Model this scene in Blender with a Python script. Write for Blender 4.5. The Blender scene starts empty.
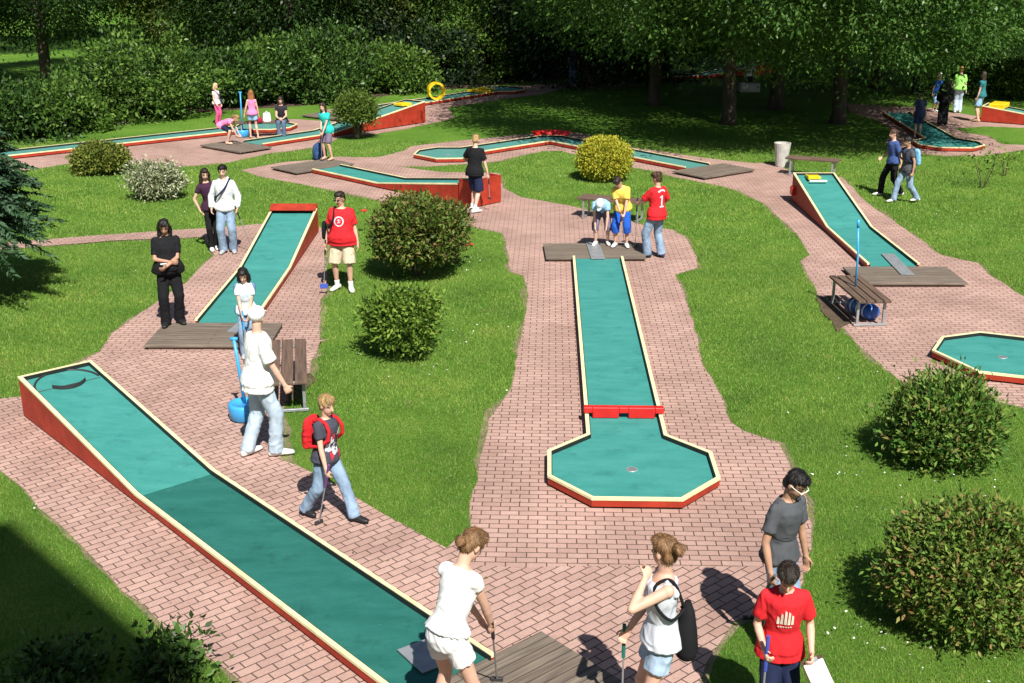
import bpy, bmesh, math, random
import numpy as np
from mathutils import Vector, Matrix, noise
from mathutils.bvhtree import BVHTree
random.seed(7)
rng = np.random.default_rng(11)
scene = bpy.context.scene
COL = scene.collection
PI = math.pi

# ------------------------------------------------------------------ camera, metres on the ground
FOC, CAMZ, TILT = 1180.0, 5.716, math.radians(18.64)
CT, ST = math.cos(TILT), math.sin(TILT)
def at(u, v, z=0.0):
    """ground (or height z) point in metres that was surveyed at picture point u,v"""
    x = (u - 512) / FOC; y = (341.5 - v) / FOC
    dx, dy, dz = x, CT + y * ST, -ST + y * CT
    t = (CAMZ - z) / -dz
    return Vector((dx * t, dy * t, z))

cam_d = bpy.data.cameras.new('camera'); cam = bpy.data.objects.new('camera', cam_d); COL.objects.link(cam)
cam.location = (0, 0, CAMZ); cam.rotation_euler = (PI / 2 - TILT, 0, 0)
cam_d.sensor_width = 36; cam_d.lens = 36 * FOC / 1024; cam_d.clip_end = 1000; cam_d.clip_start = .1
scene.camera = cam

# ------------------------------------------------------------------ light
SUN_EL, SUN_PHI = math.radians(50), math.radians(17)
to_sun = Vector((math.sin(SUN_PHI) * math.cos(SUN_EL), -math.cos(SUN_PHI) * math.cos(SUN_EL), math.sin(SUN_EL)))
sd = bpy.data.lights.new('sun', 'SUN'); sd.energy = 5.0; sd.angle = math.radians(.5); sd.color = (1, .955, .88)
so = bpy.data.objects.new('sun', sd); COL.objects.link(so)
so.rotation_euler = (-to_sun).to_track_quat('-Z', 'Y').to_euler(); so.location = (20, -40, 60)
w = bpy.data.worlds.new('World'); scene.world = w; w.use_nodes = True
nt = w.node_tree; bg = nt.nodes['Background']
sky = nt.nodes.new('ShaderNodeTexSky'); sky.sky_type = 'NISHITA'; sky.sun_disc = False
sky.sun_elevation = SUN_EL; sky.sun_rotation = math.radians(180 - 17)
nt.links.new(sky.outputs[0], bg.inputs[0]); bg.inputs[1].default_value = .05
scene.view_settings.view_transform = 'Standard'; scene.view_settings.look = 'None'
scene.view_settings.exposure = .66; scene.view_settings.gamma = 1
scene.cycles.max_bounces = 6; scene.cycles.diffuse_bounces = 3; scene.cycles.transmission_bounces = 4
scene.cycles.use_denoising = True

# ------------------------------------------------------------------ materials
MATS = {}
def lin(r, g, b):
    f = lambda c: ((c / 255 + .055) / 1.055) ** 2.4 if c > 10 else c / 255 / 12.92
    return (f(r), f(g), f(b))
def new_mat(name):
    m = bpy.data.materials.new(name); m.use_nodes = True
    return m, m.node_tree, m.node_tree.nodes, m.node_tree.links, m.node_tree.nodes['Principled BSDF']
def mat(name, col, rough=.7, var=.12, scale=8, bump=.0, bscale=60, metal=0, spec=.4, stretch=(1, 1, 1), wear=None):
    if name in MATS: return MATS[name]
    m, t, n, l, b = new_mat(name)
    tc = n.new('ShaderNodeTexCoord'); mp = n.new('ShaderNodeMapping'); mp.inputs['Scale'].default_value = stretch
    l.new(tc.outputs['Object'], mp.inputs[0])
    nz = n.new('ShaderNodeTexNoise'); nz.inputs['Scale'].default_value = scale; nz.inputs['Detail'].default_value = 5
    l.new(mp.outputs[0], nz.inputs['Vector'])
    r = n.new('ShaderNodeValToRGB')
    r.color_ramp.elements[0].position = .3; r.color_ramp.elements[1].position = .7
    r.color_ramp.elements[0].color = tuple(c * (1 - var) for c in col[:3]) + (1,)
    r.color_ramp.elements[1].color = tuple(min(1, c * (1 + var)) for c in col[:3]) + (1,)
    l.new(nz.outputs['Fac'], r.inputs[0]); l.new(r.outputs[0], b.inputs['Base Color'])
    if wear:   # chipped and dirty paint: blotches of the bare board, grime in soft patches
        src = r.outputs[0]
        for sc_, lo, hi, c_ in ((11, .62, .67, wear), (2.2, .5, .8, tuple(x * .45 for x in col))):
            nw = n.new('ShaderNodeTexNoise'); nw.inputs['Scale'].default_value = sc_; nw.inputs['Detail'].default_value = 7; nw.inputs['Roughness'].default_value = .7; l.new(tc.outputs['Object'], nw.inputs['Vector'])
            rw = n.new('ShaderNodeValToRGB'); rw.color_ramp.elements[0].position = lo; rw.color_ramp.elements[1].position = hi; rw.color_ramp.elements[0].color = (0, 0, 0, 1); rw.color_ramp.elements[1].color = (.7, .7, .7, 1); l.new(nw.outputs[0], rw.inputs[0])
            mw = n.new('ShaderNodeMix'); mw.data_type = 'RGBA'; l.new(rw.outputs[0], mw.inputs[0]); l.new(src, mw.inputs[6]); mw.inputs[7].default_value = (*c_, 1); src = mw.outputs[2]
        l.new(src, b.inputs['Base Color'])
    b.inputs['Roughness'].default_value = rough; b.inputs['Metallic'].default_value = metal
    b.inputs['Specular IOR Level'].default_value = spec
    if bump:
        n2 = n.new('ShaderNodeTexNoise'); n2.inputs['Scale'].default_value = bscale; n2.inputs['Detail'].default_value = 4
        l.new(mp.outputs[0], n2.inputs['Vector'])
        bp = n.new('ShaderNodeBump'); bp.inputs['Strength'].default_value = bump; bp.inputs['Distance'].default_value = .02
        l.new(n2.outputs['Fac'], bp.inputs['Height']); l.new(bp.outputs[0], b.inputs['Normal'])
    MATS[name] = m; return m

def leaf_mat(name, cols, trans=.3, rough=.6, spec=.22):
    if name in MATS: return MATS[name]
    m, t, n, l, b = new_mat(name)
    g = n.new('ShaderNodeNewGeometry'); r = n.new('ShaderNodeValToRGB'); cr = r.color_ramp
    while len(cr.elements) < len(cols): cr.elements.new(.5)
    for i, c in enumerate(cols):
        cr.elements[i].position = i / (len(cols) - 1); cr.elements[i].color = (*c, 1)
    l.new(g.outputs['Random Per Island'], r.inputs[0]); l.new(r.outputs[0], b.inputs['Base Color'])
    b.inputs['Roughness'].default_value = rough; b.inputs['Specular IOR Level'].default_value = spec
    tr = n.new('ShaderNodeBsdfTranslucent'); l.new(r.outputs[0], tr.inputs['Color'])
    mx = n.new('ShaderNodeMixShader'); mx.inputs[0].default_value = trans
    l.new(b.outputs[0], mx.inputs[1]); l.new(tr.outputs[0], mx.inputs[2])
    l.new(mx.outputs[0], n['Material Output'].inputs['Surface'])
    MATS[name] = m; return m

def brick_mat(name, ang, c1, c2, mortar):
    m, t, n, l, b = new_mat(name)
    tc = n.new('ShaderNodeTexCoord'); mp = n.new('ShaderNodeMapping'); mp.inputs['Rotation'].default_value = (0, 0, -ang)
    l.new(tc.outputs['Object'], mp.inputs[0])
    br = n.new('ShaderNodeTexBrick'); br.offset = .5
    br.inputs['Scale'].default_value = 1; br.inputs['Brick Width'].default_value = .2; br.inputs['Row Height'].default_value = .1
    br.inputs['Mortar Size'].default_value = .0065; br.inputs['Mortar Smooth'].default_value = .2; br.inputs['Bias'].default_value = 0
    br.inputs['Color1'].default_value = (*c1, 1); br.inputs['Color2'].default_value = (*c2, 1); br.inputs['Mortar'].default_value = (*mortar, 1)
    # slightly wavy joints
    nw = n.new('ShaderNodeTexNoise'); nw.inputs['Scale'].default_value = 7; l.new(mp.outputs[0], nw.inputs['Vector'])
    va = n.new('ShaderNodeVectorMath'); va.operation = 'SUBTRACT'; va.inputs[1].default_value = (.5, .5, .5); l.new(nw.outputs['Color'], va.inputs[0])
    vs = n.new('ShaderNodeVectorMath'); vs.operation = 'SCALE'; vs.inputs['Scale'].default_value = .009; l.new(va.outputs[0], vs.inputs[0])
    vd = n.new('ShaderNodeVectorMath'); vd.operation = 'ADD'; l.new(mp.outputs[0], vd.inputs[0]); l.new(vs.outputs[0], vd.inputs[1])
    l.new(vd.outputs[0], br.inputs['Vector'])
    # weathering: big soft stains, small speckle
    n1 = n.new('ShaderNodeTexNoise'); n1.inputs['Scale'].default_value = .7; n1.inputs['Detail'].default_value = 6; n1.inputs['Roughness'].default_value = .65
    l.new(tc.outputs['Object'], n1.inputs['Vector'])
    r1 = n.new('ShaderNodeValToRGB'); r1.color_ramp.elements[0].position = .3; r1.color_ramp.elements[0].color = (.70, .68, .66, 1)
    r1.color_ramp.elements[1].position = .68; r1.color_ramp.elements[1].color = (1.08, 1.07, 1.06, 1); l.new(n1.outputs[0], r1.inputs[0])
    n2 = n.new('ShaderNodeTexNoise'); n2.inputs['Scale'].default_value = 55; n2.inputs['Detail'].default_value = 3; l.new(tc.outputs['Object'], n2.inputs['Vector'])
    r2 = n.new('ShaderNodeValToRGB'); r2.color_ramp.elements[0].position = .25; r2.color_ramp.elements[0].color = (.86, .85, .85, 1)
    r2.color_ramp.elements[1].position = .75; r2.color_ramp.elements[1].color = (1.1, 1.1, 1.1, 1); l.new(n2.outputs[0], r2.inputs[0])
    m1 = n.new('ShaderNodeMix'); m1.data_type = 'RGBA'; m1.blend_type = 'MULTIPLY'; m1.inputs[0].default_value = 1
    l.new(br.outputs['Color'], m1.inputs[6]); l.new(r1.outputs[0], m1.inputs[7])
    m2 = n.new('ShaderNodeMix'); m2.data_type = 'RGBA'; m2.blend_type = 'MULTIPLY'; m2.inputs[0].default_value = 1
    l.new(m1.outputs[2], m2.inputs[6]); l.new(r2.outputs[0], m2.inputs[7]); l.new(m2.outputs[2], b.inputs['Base Color'])
    b.inputs['Roughness'].default_value = .85; b.inputs['Specular IOR Level'].default_value = .3
    inv = n.new('ShaderNodeMath'); inv.operation = 'SUBTRACT'; inv.inputs[0].default_value = 1; l.new(br.outputs['Fac'], inv.inputs[1])
    bp = n.new('ShaderNodeBump'); bp.inputs['Strength'].default_value = .5; bp.inputs['Distance'].default_value = .006
    l.new(inv.outputs[0], bp.inputs['Height']); l.new(bp.outputs[0], b.inputs['Normal'])
    return m

def felt_mat(name, c1, c2):
    m, t, n, l, b = new_mat(name)
    tc = n.new('ShaderNodeTexCoord')
    n1 = n.new('ShaderNodeTexNoise'); n1.inputs['Scale'].default_value = 1.6; n1.inputs['Detail'].default_value = 8; n1.inputs['Roughness'].default_value = .7
    mp = n.new('ShaderNodeMapping'); mp.inputs['Scale'].default_value = (1, 3.0, 1); l.new(tc.outputs['Object'], mp.inputs[0]); l.new(mp.outputs[0], n1.inputs['Vector'])
    r = n.new('ShaderNodeValToRGB'); r.color_ramp.elements[0].position = .32; r.color_ramp.elements[1].position = .62
    r.color_ramp.elements[0].color = (*c1, 1); r.color_ramp.elements[1].color = (*c2, 1)
    l.new(n1.outputs[0], r.inputs[0]); 
    n2 = n.new('ShaderNodeTexNoise'); n2.inputs['Scale'].default_value = 120; l.new(tc.outputs['Object'], n2.inputs['Vector'])
    r2 = n.new('ShaderNodeValToRGB'); r2.color_ramp.elements[0].color = (.8, .8, .8, 1); r2.color_ramp.elements[1].color = (1.2, 1.2, 1.2, 1); l.new(n2.outputs[0], r2.inputs[0])
    m2 = n.new('ShaderNodeMix'); m2.data_type = 'RGBA'; m2.blend_type = 'MULTIPLY'; m2.inputs[0].default_value = 1
    l.new(r.outputs[0], m2.inputs[6]); l.new(r2.outputs[0], m2.inputs[7])
    src = m2.outputs[2]
    for sc_, lo, hi, c_ in ((3.2, .56, .74, tuple(x * .55 for x in c1)), (9, .64, .72, tuple(x * 1.25 + .03 for x in c2)), (34, .68, .72, (.05, .06, .045))):
        nw = n.new('ShaderNodeTexNoise'); nw.inputs['Scale'].default_value = sc_; nw.inputs['Detail'].default_value = 6; nw.inputs['Roughness'].default_value = .68; l.new(tc.outputs['Object'], nw.inputs['Vector'])
        rw = n.new('ShaderNodeValToRGB'); rw.color_ramp.elements[0].position = lo; rw.color_ramp.elements[1].position = hi; rw.color_ramp.elements[0].color = (0, 0, 0, 1); rw.color_ramp.elements[1].color = (.55, .55, .55, 1); l.new(nw.outputs[0], rw.inputs[0])
        mw = n.new('ShaderNodeMix'); mw.data_type = 'RGBA'; l.new(rw.outputs[0], mw.inputs[0]); l.new(src, mw.inputs[6]); mw.inputs[7].default_value = (*c_, 1); src = mw.outputs[2]
    l.new(src, b.inputs['Base Color'])
    b.inputs['Roughness'].default_value = .8; b.inputs['Specular IOR Level'].default_value = .25
    bp = n.new('ShaderNodeBump'); bp.inputs['Strength'].default_value = .25; bp.inputs['Distance'].default_value = .004
    l.new(n2.outputs[0], bp.inputs['Height']); l.new(bp.outputs[0], b.inputs['Normal'])
    MATS[name] = m; return m

def plank_mat(name, c1, c2, width=.1, ang=0.0):
    """planks: noise stretched along the board, dark joints across"""
    m, t, n, l, b = new_mat(name)
    tc = n.new('ShaderNodeTexCoord'); mp = n.new('ShaderNodeMapping'); mp.inputs['Rotation'].default_value = (0, 0, ang); l.new(tc.outputs['Object'], mp.inputs[0])
    br = n.new('ShaderNodeTexBrick'); br.inputs['Scale'].default_value = 1; br.inputs['Brick Width'].default_value = 4; br.inputs['Row Height'].default_value = width
    br.inputs['Mortar Size'].default_value = .004; br.inputs['Color1'].default_value = (*c1, 1); br.inputs['Color2'].default_value = (*c2, 1)
    br.inputs['Mortar'].default_value = (.02, .018, .015, 1); l.new(mp.outputs[0], br.inputs['Vector'])
    mq = n.new('ShaderNodeMapping'); mq.inputs['Scale'].default_value = (2.5, 40, 10); l.new(mp.outputs[0], mq.inputs[0])
    nz = n.new('ShaderNodeTexNoise'); nz.inputs['Scale'].default_value = 1; nz.inputs['Detail'].default_value = 5; l.new(mq.outputs[0], nz.inputs['Vector'])
    r = n.new('ShaderNodeValToRGB'); r.color_ramp.elements[0].position = .3; r.color_ramp.elements[0].color = (.6, .6, .6, 1); r.color_ramp.elements[1].position = .7; r.color_ramp.elements[1].color = (1.35, 1.3, 1.25, 1)
    l.new(nz.outputs[0], r.inputs[0])
    mx = n.new('ShaderNodeMix'); mx.data_type = 'RGBA'; mx.blend_type = 'MULTIPLY'; mx.inputs[0].default_value = 1
    l.new(br.outputs['Color'], mx.inputs[6]); l.new(r.outputs[0], mx.inputs[7]); l.new(mx.outputs[2], b.inputs['Base Color'])
    b.inputs['Roughness'].default_value = .8
    bp = n.new('ShaderNodeBump'); bp.inputs['Strength'].default_value = .3; bp.inputs['Distance'].default_value = .006
    l.new(nz.outputs[0], bp.inputs['Height']); l.new(bp.outputs[0], b.inputs['Normal'])
    MATS[name] = m; return m

# ------------------------------------------------------------------ object helpers
def tag(o, label=None, cat=None, group=None, kind=None):
    if label: o['label'] = label
    if cat: o['category'] = cat
    if group: o['group'] = group
    if kind: o['kind'] = kind
    return o
def link(name, me, m=None, parent=None):
    o = bpy.data.objects.new(name, me); COL.objects.link(o)
    if m:
        for x in (m if isinstance(m, (list, tuple)) else [m]): me.materials.append(x)
    if parent is not None: o.parent = parent
    return o
def empty(name, loc=(0, 0, 0), rz=0.0):
    o = bpy.data.objects.new(name, None); COL.objects.link(o); o.location = loc; o.rotation_euler = (0, 0, rz); o.empty_display_size = .2
    return o
class MB:
    """collects vertices and faces for one mesh object"""
    def __init__(s): s.v = []; s.f = []
    def add(s, vs, fs):
        k = len(s.v); s.v += [tuple(p) for p in vs]; s.f += [tuple(i + k for i in f) for f in fs]; return s
    def box(s, x0, x1, y0, y1, z0, z1, M=None):
        vs = [Vector((x, y, z)) for z in (z0, z1) for y in (y0, y1) for x in (x0, x1)]
        if M is not None: vs = [M @ p for p in vs]
        return s.add(vs, [(0, 2, 3, 1), (4, 5, 7, 6), (0, 1, 5, 4), (2, 6, 7, 3), (0, 4, 6, 2), (1, 3, 7, 5)])
    def tube(s, pts, rad, n=8, caps=True):
        pts = [Vector(p) for p in pts]
        if not isinstance(rad, (list, tuple)): rad = [rad] * len(pts)
        vs = []; up = None
        for i, p in enumerate(pts):
            d = (pts[min(i + 1, len(pts) - 1)] - pts[max(i - 1, 0)]).normalized()
            if up is None:
                up = Vector((0, 0, 1)) if abs(d.z) < .9 else Vector((1, 0, 0))
            a = d.cross(up).normalized(); c = a.cross(d).normalized(); up = c
            for k in range(n):
                t = 2 * PI * k / n; vs.append(p + (a * math.cos(t) + c * math.sin(t)) * rad[i])
        fs = [(i * n + k, i * n + (k + 1) % n, (i + 1) * n + (k + 1) % n, (i + 1) * n + k) for i in range(len(pts) - 1) for k in range(n)]
        if caps: fs += [tuple(range(n))[::-1], tuple(range((len(pts) - 1) * n, len(pts) * n))]
        return s.add(vs, fs)
    def rings(s, rings, n=20):
        """loft elliptic rings: (centre, axis vector a, axis vector b)"""
        vs = []
        for c, a, b in rings:
            for k in range(n):
                t = 2 * PI * k / n; vs.append(c + a * math.cos(t) + b * math.sin(t))
        fs = [(i * n + k, i * n + (k + 1) % n, (i + 1) * n + (k + 1) % n, (i + 1) * n + k) for i in range(len(rings) - 1) for k in range(n)]
        fs += [tuple(range(n))[::-1], tuple(range((len(rings) - 1) * n, len(rings) * n))]
        return s.add(vs, fs)
    def ell(s, c, rx, ry, rz, M=None, n=14, m=9):
        c = Vector(c); vs = []
        for i in range(m + 1):
            ph = PI * i / m
            if i in (0, m):
                p = Vector((0, 0, math.cos(ph) * rz)); vs.append(p); continue
            for k in range(n):
                t = 2 * PI * k / n
                vs.append(Vector((math.sin(ph) * math.cos(t) * rx, math.sin(ph) * math.sin(t) * ry, math.cos(ph) * rz)))
        fs = []
        ix = lambda i, k: 0 if i == 0 else (len(vs) - 1 if i == m else 1 + (i - 1) * n + k % n)
        for i in range(m):
            for k in range(n):
                a, b, d, e = ix(i, k), ix(i + 1, k), ix(i + 1, k + 1), ix(i, k + 1)
                if i == 0: fs.append((a, b, d))
                elif i == m - 1: fs.append((a, b, e))
                else: fs.append((a, b, d, e))
        vs = [(M @ p if M is not None else p) + c for p in vs]
        return s.add(vs, fs)
    def build(s, name, m, parent=None, smooth=False, bevel=0):
        me = bpy.data.meshes.new(name); me.from_pydata(s.v, [], s.f); me.update()
        bm = bmesh.new(); bm.from_mesh(me); bmesh.ops.recalc_face_normals(bm, faces=bm.faces)
        if bevel:
            bmesh.ops.bevel(bm, geom=[e for e in bm.edges if e.calc_face_angle(0) > .6], offset=bevel, segments=1, affect='EDGES', clamp_overlap=True)
        bm.to_mesh(me); bm.free()
        if smooth: me.polygons.foreach_set('use_smooth', [True] * len(me.polygons))
        return link(name, me, m, parent)

def sheet(name, pts, m, kind='structure', z=.0, edge_noise=0.0, seg=.25):
    """flat ground sheet from an outline in metres, with a slightly ragged outline"""
    out = []
    N = len(pts)
    for i in range(N):
        a, b = Vector(pts[i][:2]), Vector(pts[(i + 1) % N][:2]); d = b - a
        k = max(1, int(d.length / seg)) if edge_noise else 1
        nr = Vector((-d.y, d.x)).normalized() if d.length > 0 else Vector((0, 0))
        for j in range(k):
            p = a + d * (j / k)
            e = edge_noise * noise.noise((p.x * 2.1, p.y * 2.1, 3.3)) + edge_noise * .5 * noise.noise((p.x * 7, p.y * 7, 1.3)) if edge_noise else 0
            out.append((p.x + nr.x * e, p.y + nr.y * e, z))
    me = bpy.data.meshes.new(name); me.from_pydata(out, [], [tuple(range(len(out)))]); me.update()
    bm = bmesh.new(); bm.from_mesh(me); bmesh.ops.triangulate(bm, faces=bm.faces)
    bmesh.ops.recalc_face_normals(bm, faces=bm.faces)
    for f in bm.faces:
        if f.normal.z < 0: f.normal_flip()
    bm.to_mesh(me); bm.free()
    return tag(link(name, me, m), kind=kind), [(p[0], p[1]) for p in out]

def inside(P, poly):
    """numpy point in polygon"""
    x, y = P[:, 0], P[:, 1]; r = np.zeros(len(P), bool); n = len(poly); j = n - 1
    for i in range(n):
        xi, yi = poly[i]; xj, yj = poly[j]
        if yi != yj:
            c = ((yi > y) != (yj > y)) & (x < (xj - xi) * (y - yi) / (yj - yi) + xi); r ^= c
        j = i
    return r
def fast_mesh(name, V, faces_n, k):
    """V (N*k,3): N separate k-gons"""
    me = bpy.data.meshes.new(name); N = faces_n
    me.vertices.add(N * k); me.vertices.foreach_set('co', np.ascontiguousarray(V, np.float32).ravel())
    me.loops.add(N * k); me.loops.foreach_set('vertex_index', np.arange(N * k, dtype=np.int32))
    me.polygons.add(N); me.polygons.foreach_set('loop_start', np.arange(0, N * k, k, dtype=np.int32)); me.polygons.foreach_set('loop_total', np.full(N, k, np.int32))
    me.update(); me.validate(); return me
def unit(a): return a / (np.linalg.norm(a, axis=1, keepdims=True) + 1e-9)
def leaf_mesh(name, P, D, L, W):
    """rhombic leaves at P pointing along D; L, W arrays; folded a little at the tip"""
    N = len(P); R = unit(rng.normal(size=(N, 3))); S = unit(np.cross(D, R)); U = np.cross(S, D)
    L = np.asarray(L).reshape(-1, 1); W = np.asarray(W).reshape(-1, 1)
    b = P; t = P + D * L - U * L * .18; mid = P + D * L * .45 + U * L * .06
    V = np.stack([b, mid + S * W * .5, t, mid - S * W * .5], 1).reshape(-1, 3)
    return fast_mesh(name, V, N, 4)
# ================================================================== SETTING
def px(L, z=0): return [tuple(at(u, v, 0)[:2]) for u, v in L]
BC1, BC2, BMO = (.475, .318, .272), (.40, .258, .219), (.085, .055, .046)
brick_centre = brick_mat('paver_straight', math.radians(-1.9), BC1, BC2, BMO)
brick_diag = brick_mat('paver_diagonal', math.atan2(.66, .751), BC1, BC2, BMO)
brick_left = brick_mat('paver_side', math.radians(0), BC1, BC2, BMO)

def grass_ground():
    m, t, n, l, b = new_mat('lawn')
    tc = n.new('ShaderNodeTexCoord')
    def noise_(s, d=5, r=.6):
        z = n.new('ShaderNodeTexNoise'); z.inputs['Scale'].default_value = s; z.inputs['Detail'].default_value = d; z.inputs['Roughness'].default_value = r
        l.new(tc.outputs['Object'], z.inputs['Vector']); return z
    a = noise_(.45, 6, .65); r = n.new('ShaderNodeValToRGB'); cr = r.color_ramp
    cr.elements[0].position = .28; cr.elements[0].color = (.07, .165, .02, 1); cr.elements[1].position = .72; cr.elements[1].color = (.16, .28, .045, 1)
    e = cr.elements.new(.5); e.color = (.11, .23, .03, 1); l.new(a.outputs[0], r.inputs[0])
    f = noise_(28, 6, .75); r2 = n.new('ShaderNodeValToRGB'); r2.color_ramp.elements[0].position = .3; r2.color_ramp.elements[0].color = (.5, .55, .45, 1)
    r2.color_ramp.elements[1].position = .72; r2.color_ramp.elements[1].color = (1.4, 1.38, 1.2, 1); l.new(f.outputs[0], r2.inputs[0])
    m1 = n.new('ShaderNodeMix'); m1.data_type = 'RGBA'; m1.blend_type = 'MULTIPLY'; m1.inputs[0].default_value = 1
    l.new(r.outputs[0], m1.inputs[6]); l.new(r2.outputs[0], m1.inputs[7])
    # dry, worn spots
    d = noise_(.9, 4, .6); r3 = n.new('ShaderNodeValToRGB'); r3.color_ramp.elements[0].position = .66; r3.color_ramp.elements[0].color = (0, 0, 0, 1)
    r3.color_ramp.elements[1].position = .8; r3.color_ramp.elements[1].color = (.75, .75, .75, 1); l.new(d.outputs[0], r3.inputs[0])
    m2 = n.new('ShaderNodeMix'); m2.data_type = 'RGBA'; l.new(r3.outputs[0], m2.inputs[0]); l.new(m1.outputs[2], m2.inputs[6]); m2.inputs[7].default_value = (.19, .17, .07, 1)
    l.new(m2.outputs[2], b.inputs['Base Color']); b.inputs['Roughness'].default_value = .9; b.inputs['Specular IOR Level'].default_value = .15
    bp = n.new('ShaderNodeBump'); bp.inputs['Strength'].default_value = 1; bp.inputs['Distance'].default_value = .05
    l.new(f.outputs[0], bp.inputs['Height']); l.new(bp.outputs[0], b.inputs['Normal'])
    return m
lawn_m = grass_ground()
sheet('ground', [(-320, -150), (320, -150), (320, 420), (-320, 420)], lawn_m)

PAVED = []
earth_m = mat('edge_earth', (.19, .15, .095), .95, .4, 5, .6, 40)
def pave(name, L, m, z, extra=None, edge=.05):
    pts = px(L)
    if extra: pts += extra
    o, out = sheet(name, pts, m, z=z, edge_noise=edge); PAVED.append(out)
    # worn earth showing along the edge of the pavers
    n_ = len(out); area = sum(out[i][0] * out[(i + 1) % n_][1] - out[(i + 1) % n_][0] * out[i][1] for i in range(n_)); s_ = 1 if area > 0 else -1; ring = []
    for i in range(n_):
        a, b = Vector(out[i - 1]), Vector(out[(i + 1) % n_]); d = b - a; nr = Vector((d.y, -d.x)).normalized() * s_ if d.length > 1e-6 else Vector((0, 0)); p = Vector(out[i])
        ring.append(p + nr * max(.01, .035 + .14 * noise.noise((p.x * .9, p.y * .9, 7.7)) + .07 * noise.noise((p.x * 5, p.y * 5, 2.2))))
    q = MB(); q.add([(p[0], p[1], .0025) for p in out] + [(p.x, p.y, .0025) for p in ring], [(i, n_ + i, n_ + (i + 1) % n_, (i + 1) % n_) for i in range(n_)])
    me = bpy.data.meshes.new('worn_earth'); me.from_pydata(q.v, [], q.f); me.update(); tag(link('worn_earth', me, earth_m), kind='structure')
    return o
# the central plaza with the approach to the lanes behind it
pave('path', [(469, 527), (480, 460), (490, 420), (510, 390), (518, 350), (525, 320), (528, 300), (525, 282), (524, 276), (511, 272), (503, 233), (470, 227), (430, 215), (376, 200), (315, 187), (261, 177), (242, 170.5),
              (281, 162.5), (314, 160), (337, 157), (378, 157.5), (404, 151), (412, 146.5), (424, 144.8), (450, 142), (541, 133), (575, 132.5), (596, 137), (636, 148), (713, 159), (753, 163), (774, 163), (792, 172), (842, 177.4), (866, 202), (907, 231), (940, 255), (977, 263),
              (994, 278), (1024, 296), (1130, 350), (1180, 420), (1024, 408), (903, 382), (871, 358), (852, 337), (825, 313), (817, 292), (801, 261.5), (811, 255), (793, 231), (764, 204), (740, 192), (720, 186), (676, 177.6), (661, 172.7), (635, 168), (590, 158.5), (560, 151), (542, 151.5),
              (494, 162), (464, 164), (430, 167), (395, 166.5), (440, 172), (498, 173), (503, 188), (522, 197.5), (549, 202), (578, 207.7), (612, 216), (645, 226), (672, 230), (688, 240), (696, 254), (698, 268), (676, 275), (682, 289), (690, 310), (697, 340), (705, 370), (715, 384), (723, 403), (730, 423), (744, 431), (760, 436), (777, 444),
              (788, 460), (809, 502), (812, 525), (807, 574), (461, 574)], brick_centre, .004)
# lower plaza and the strip along the long ramp lane: pavers laid on the diagonal
pave('path', [(92, 356), (100, 352), (112, 340), (330, 340), (320, 342), (306, 381), (287, 402), (280, 423), (278, 440), (283, 460), (336, 486), (368, 507), (403, 525), (448, 549), (469, 530), (466, 567), (806, 567), (795, 600), (765, 612), (735, 622), (715, 645), (700, 683), (690, 760), (680, 900),
              (330, 900), (290, 740), (241, 683), (200, 651), (166, 626), (125, 591), (90, 556), (50, 516), (0, 468), (-80, 410), (-60, 385), (0, 399.5), (22, 397)], brick_diag, .008)
# around the middle ramp lane
pave('path', [(100, 353), (112, 334), (140, 313), (188, 282), (214, 256), (204, 238), (213, 228.5), (262, 224), (300, 222), (323, 229), (325, 256), (327, 286), (320, 306), (319, 345), (200, 352)], brick_left, .012)
pave('path', [(-60, 253), (6, 250), (117, 241), (206, 237.5), (215, 228), (97, 236), (0, 243.5), (-60, 247)], brick_diag, .016, edge=.03)
# far paths
pave('path', [(-40, 171), (22, 171), (76, 163), (176, 167), (228, 163), (269, 154), (312, 148), (343, 137), (376, 134), (427, 124.5), (444, 120.5), (455, 117), (446, 108), (502, 99), (543, 94), (563, 88.5), (640, 86), (640, 81), (570, 82.5), (530, 85.5), (490, 86.5), (440, 96), (376, 104.5), (345, 107), (325, 110.5), (330, 114), (368, 113), (350, 122), (325, 121), (297, 119.5), (280, 119), (245, 125), (0, 155), (-40, 160)], brick_left, .004)
pave('path', [(886, 142.6), (917, 153.5), (945, 156), (980, 156.6), (1024, 150), (1080, 146), (1080, 141), (1024, 145), (1003, 144.5), (985, 136), (965, 133), (955, 128), (985, 126.5), (1024, 128), (1080, 130), (1080, 116), (980, 117), (952, 112), (930, 108), (846, 104), (850, 112), (872, 118), (895, 130)], brick_left, .004)
soil_m = mat('soil', (.075, .05, .032), .95, .35, 3, .6, 30)
sheet('soil_bed', px([(-60, 152), (0, 142), (60, 135), (130, 124), (200, 112), (300, 106), (420, 92), (560, 79), (560, 72), (420, 80), (200, 98), (60, 116), (-60, 130)]), soil_m, z=.004, edge_noise=.25)
sheet('worn_earth', px([(282, 383), (306, 375), (318, 380), (300, 398), (286, 404)]), soil_m, z=.019, edge_noise=.12)
sheet('worn_earth', px([(818, 300), (836, 296), (852, 322), (838, 334), (824, 316)]), soil_m, z=.021, edge_noise=.14)
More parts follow.
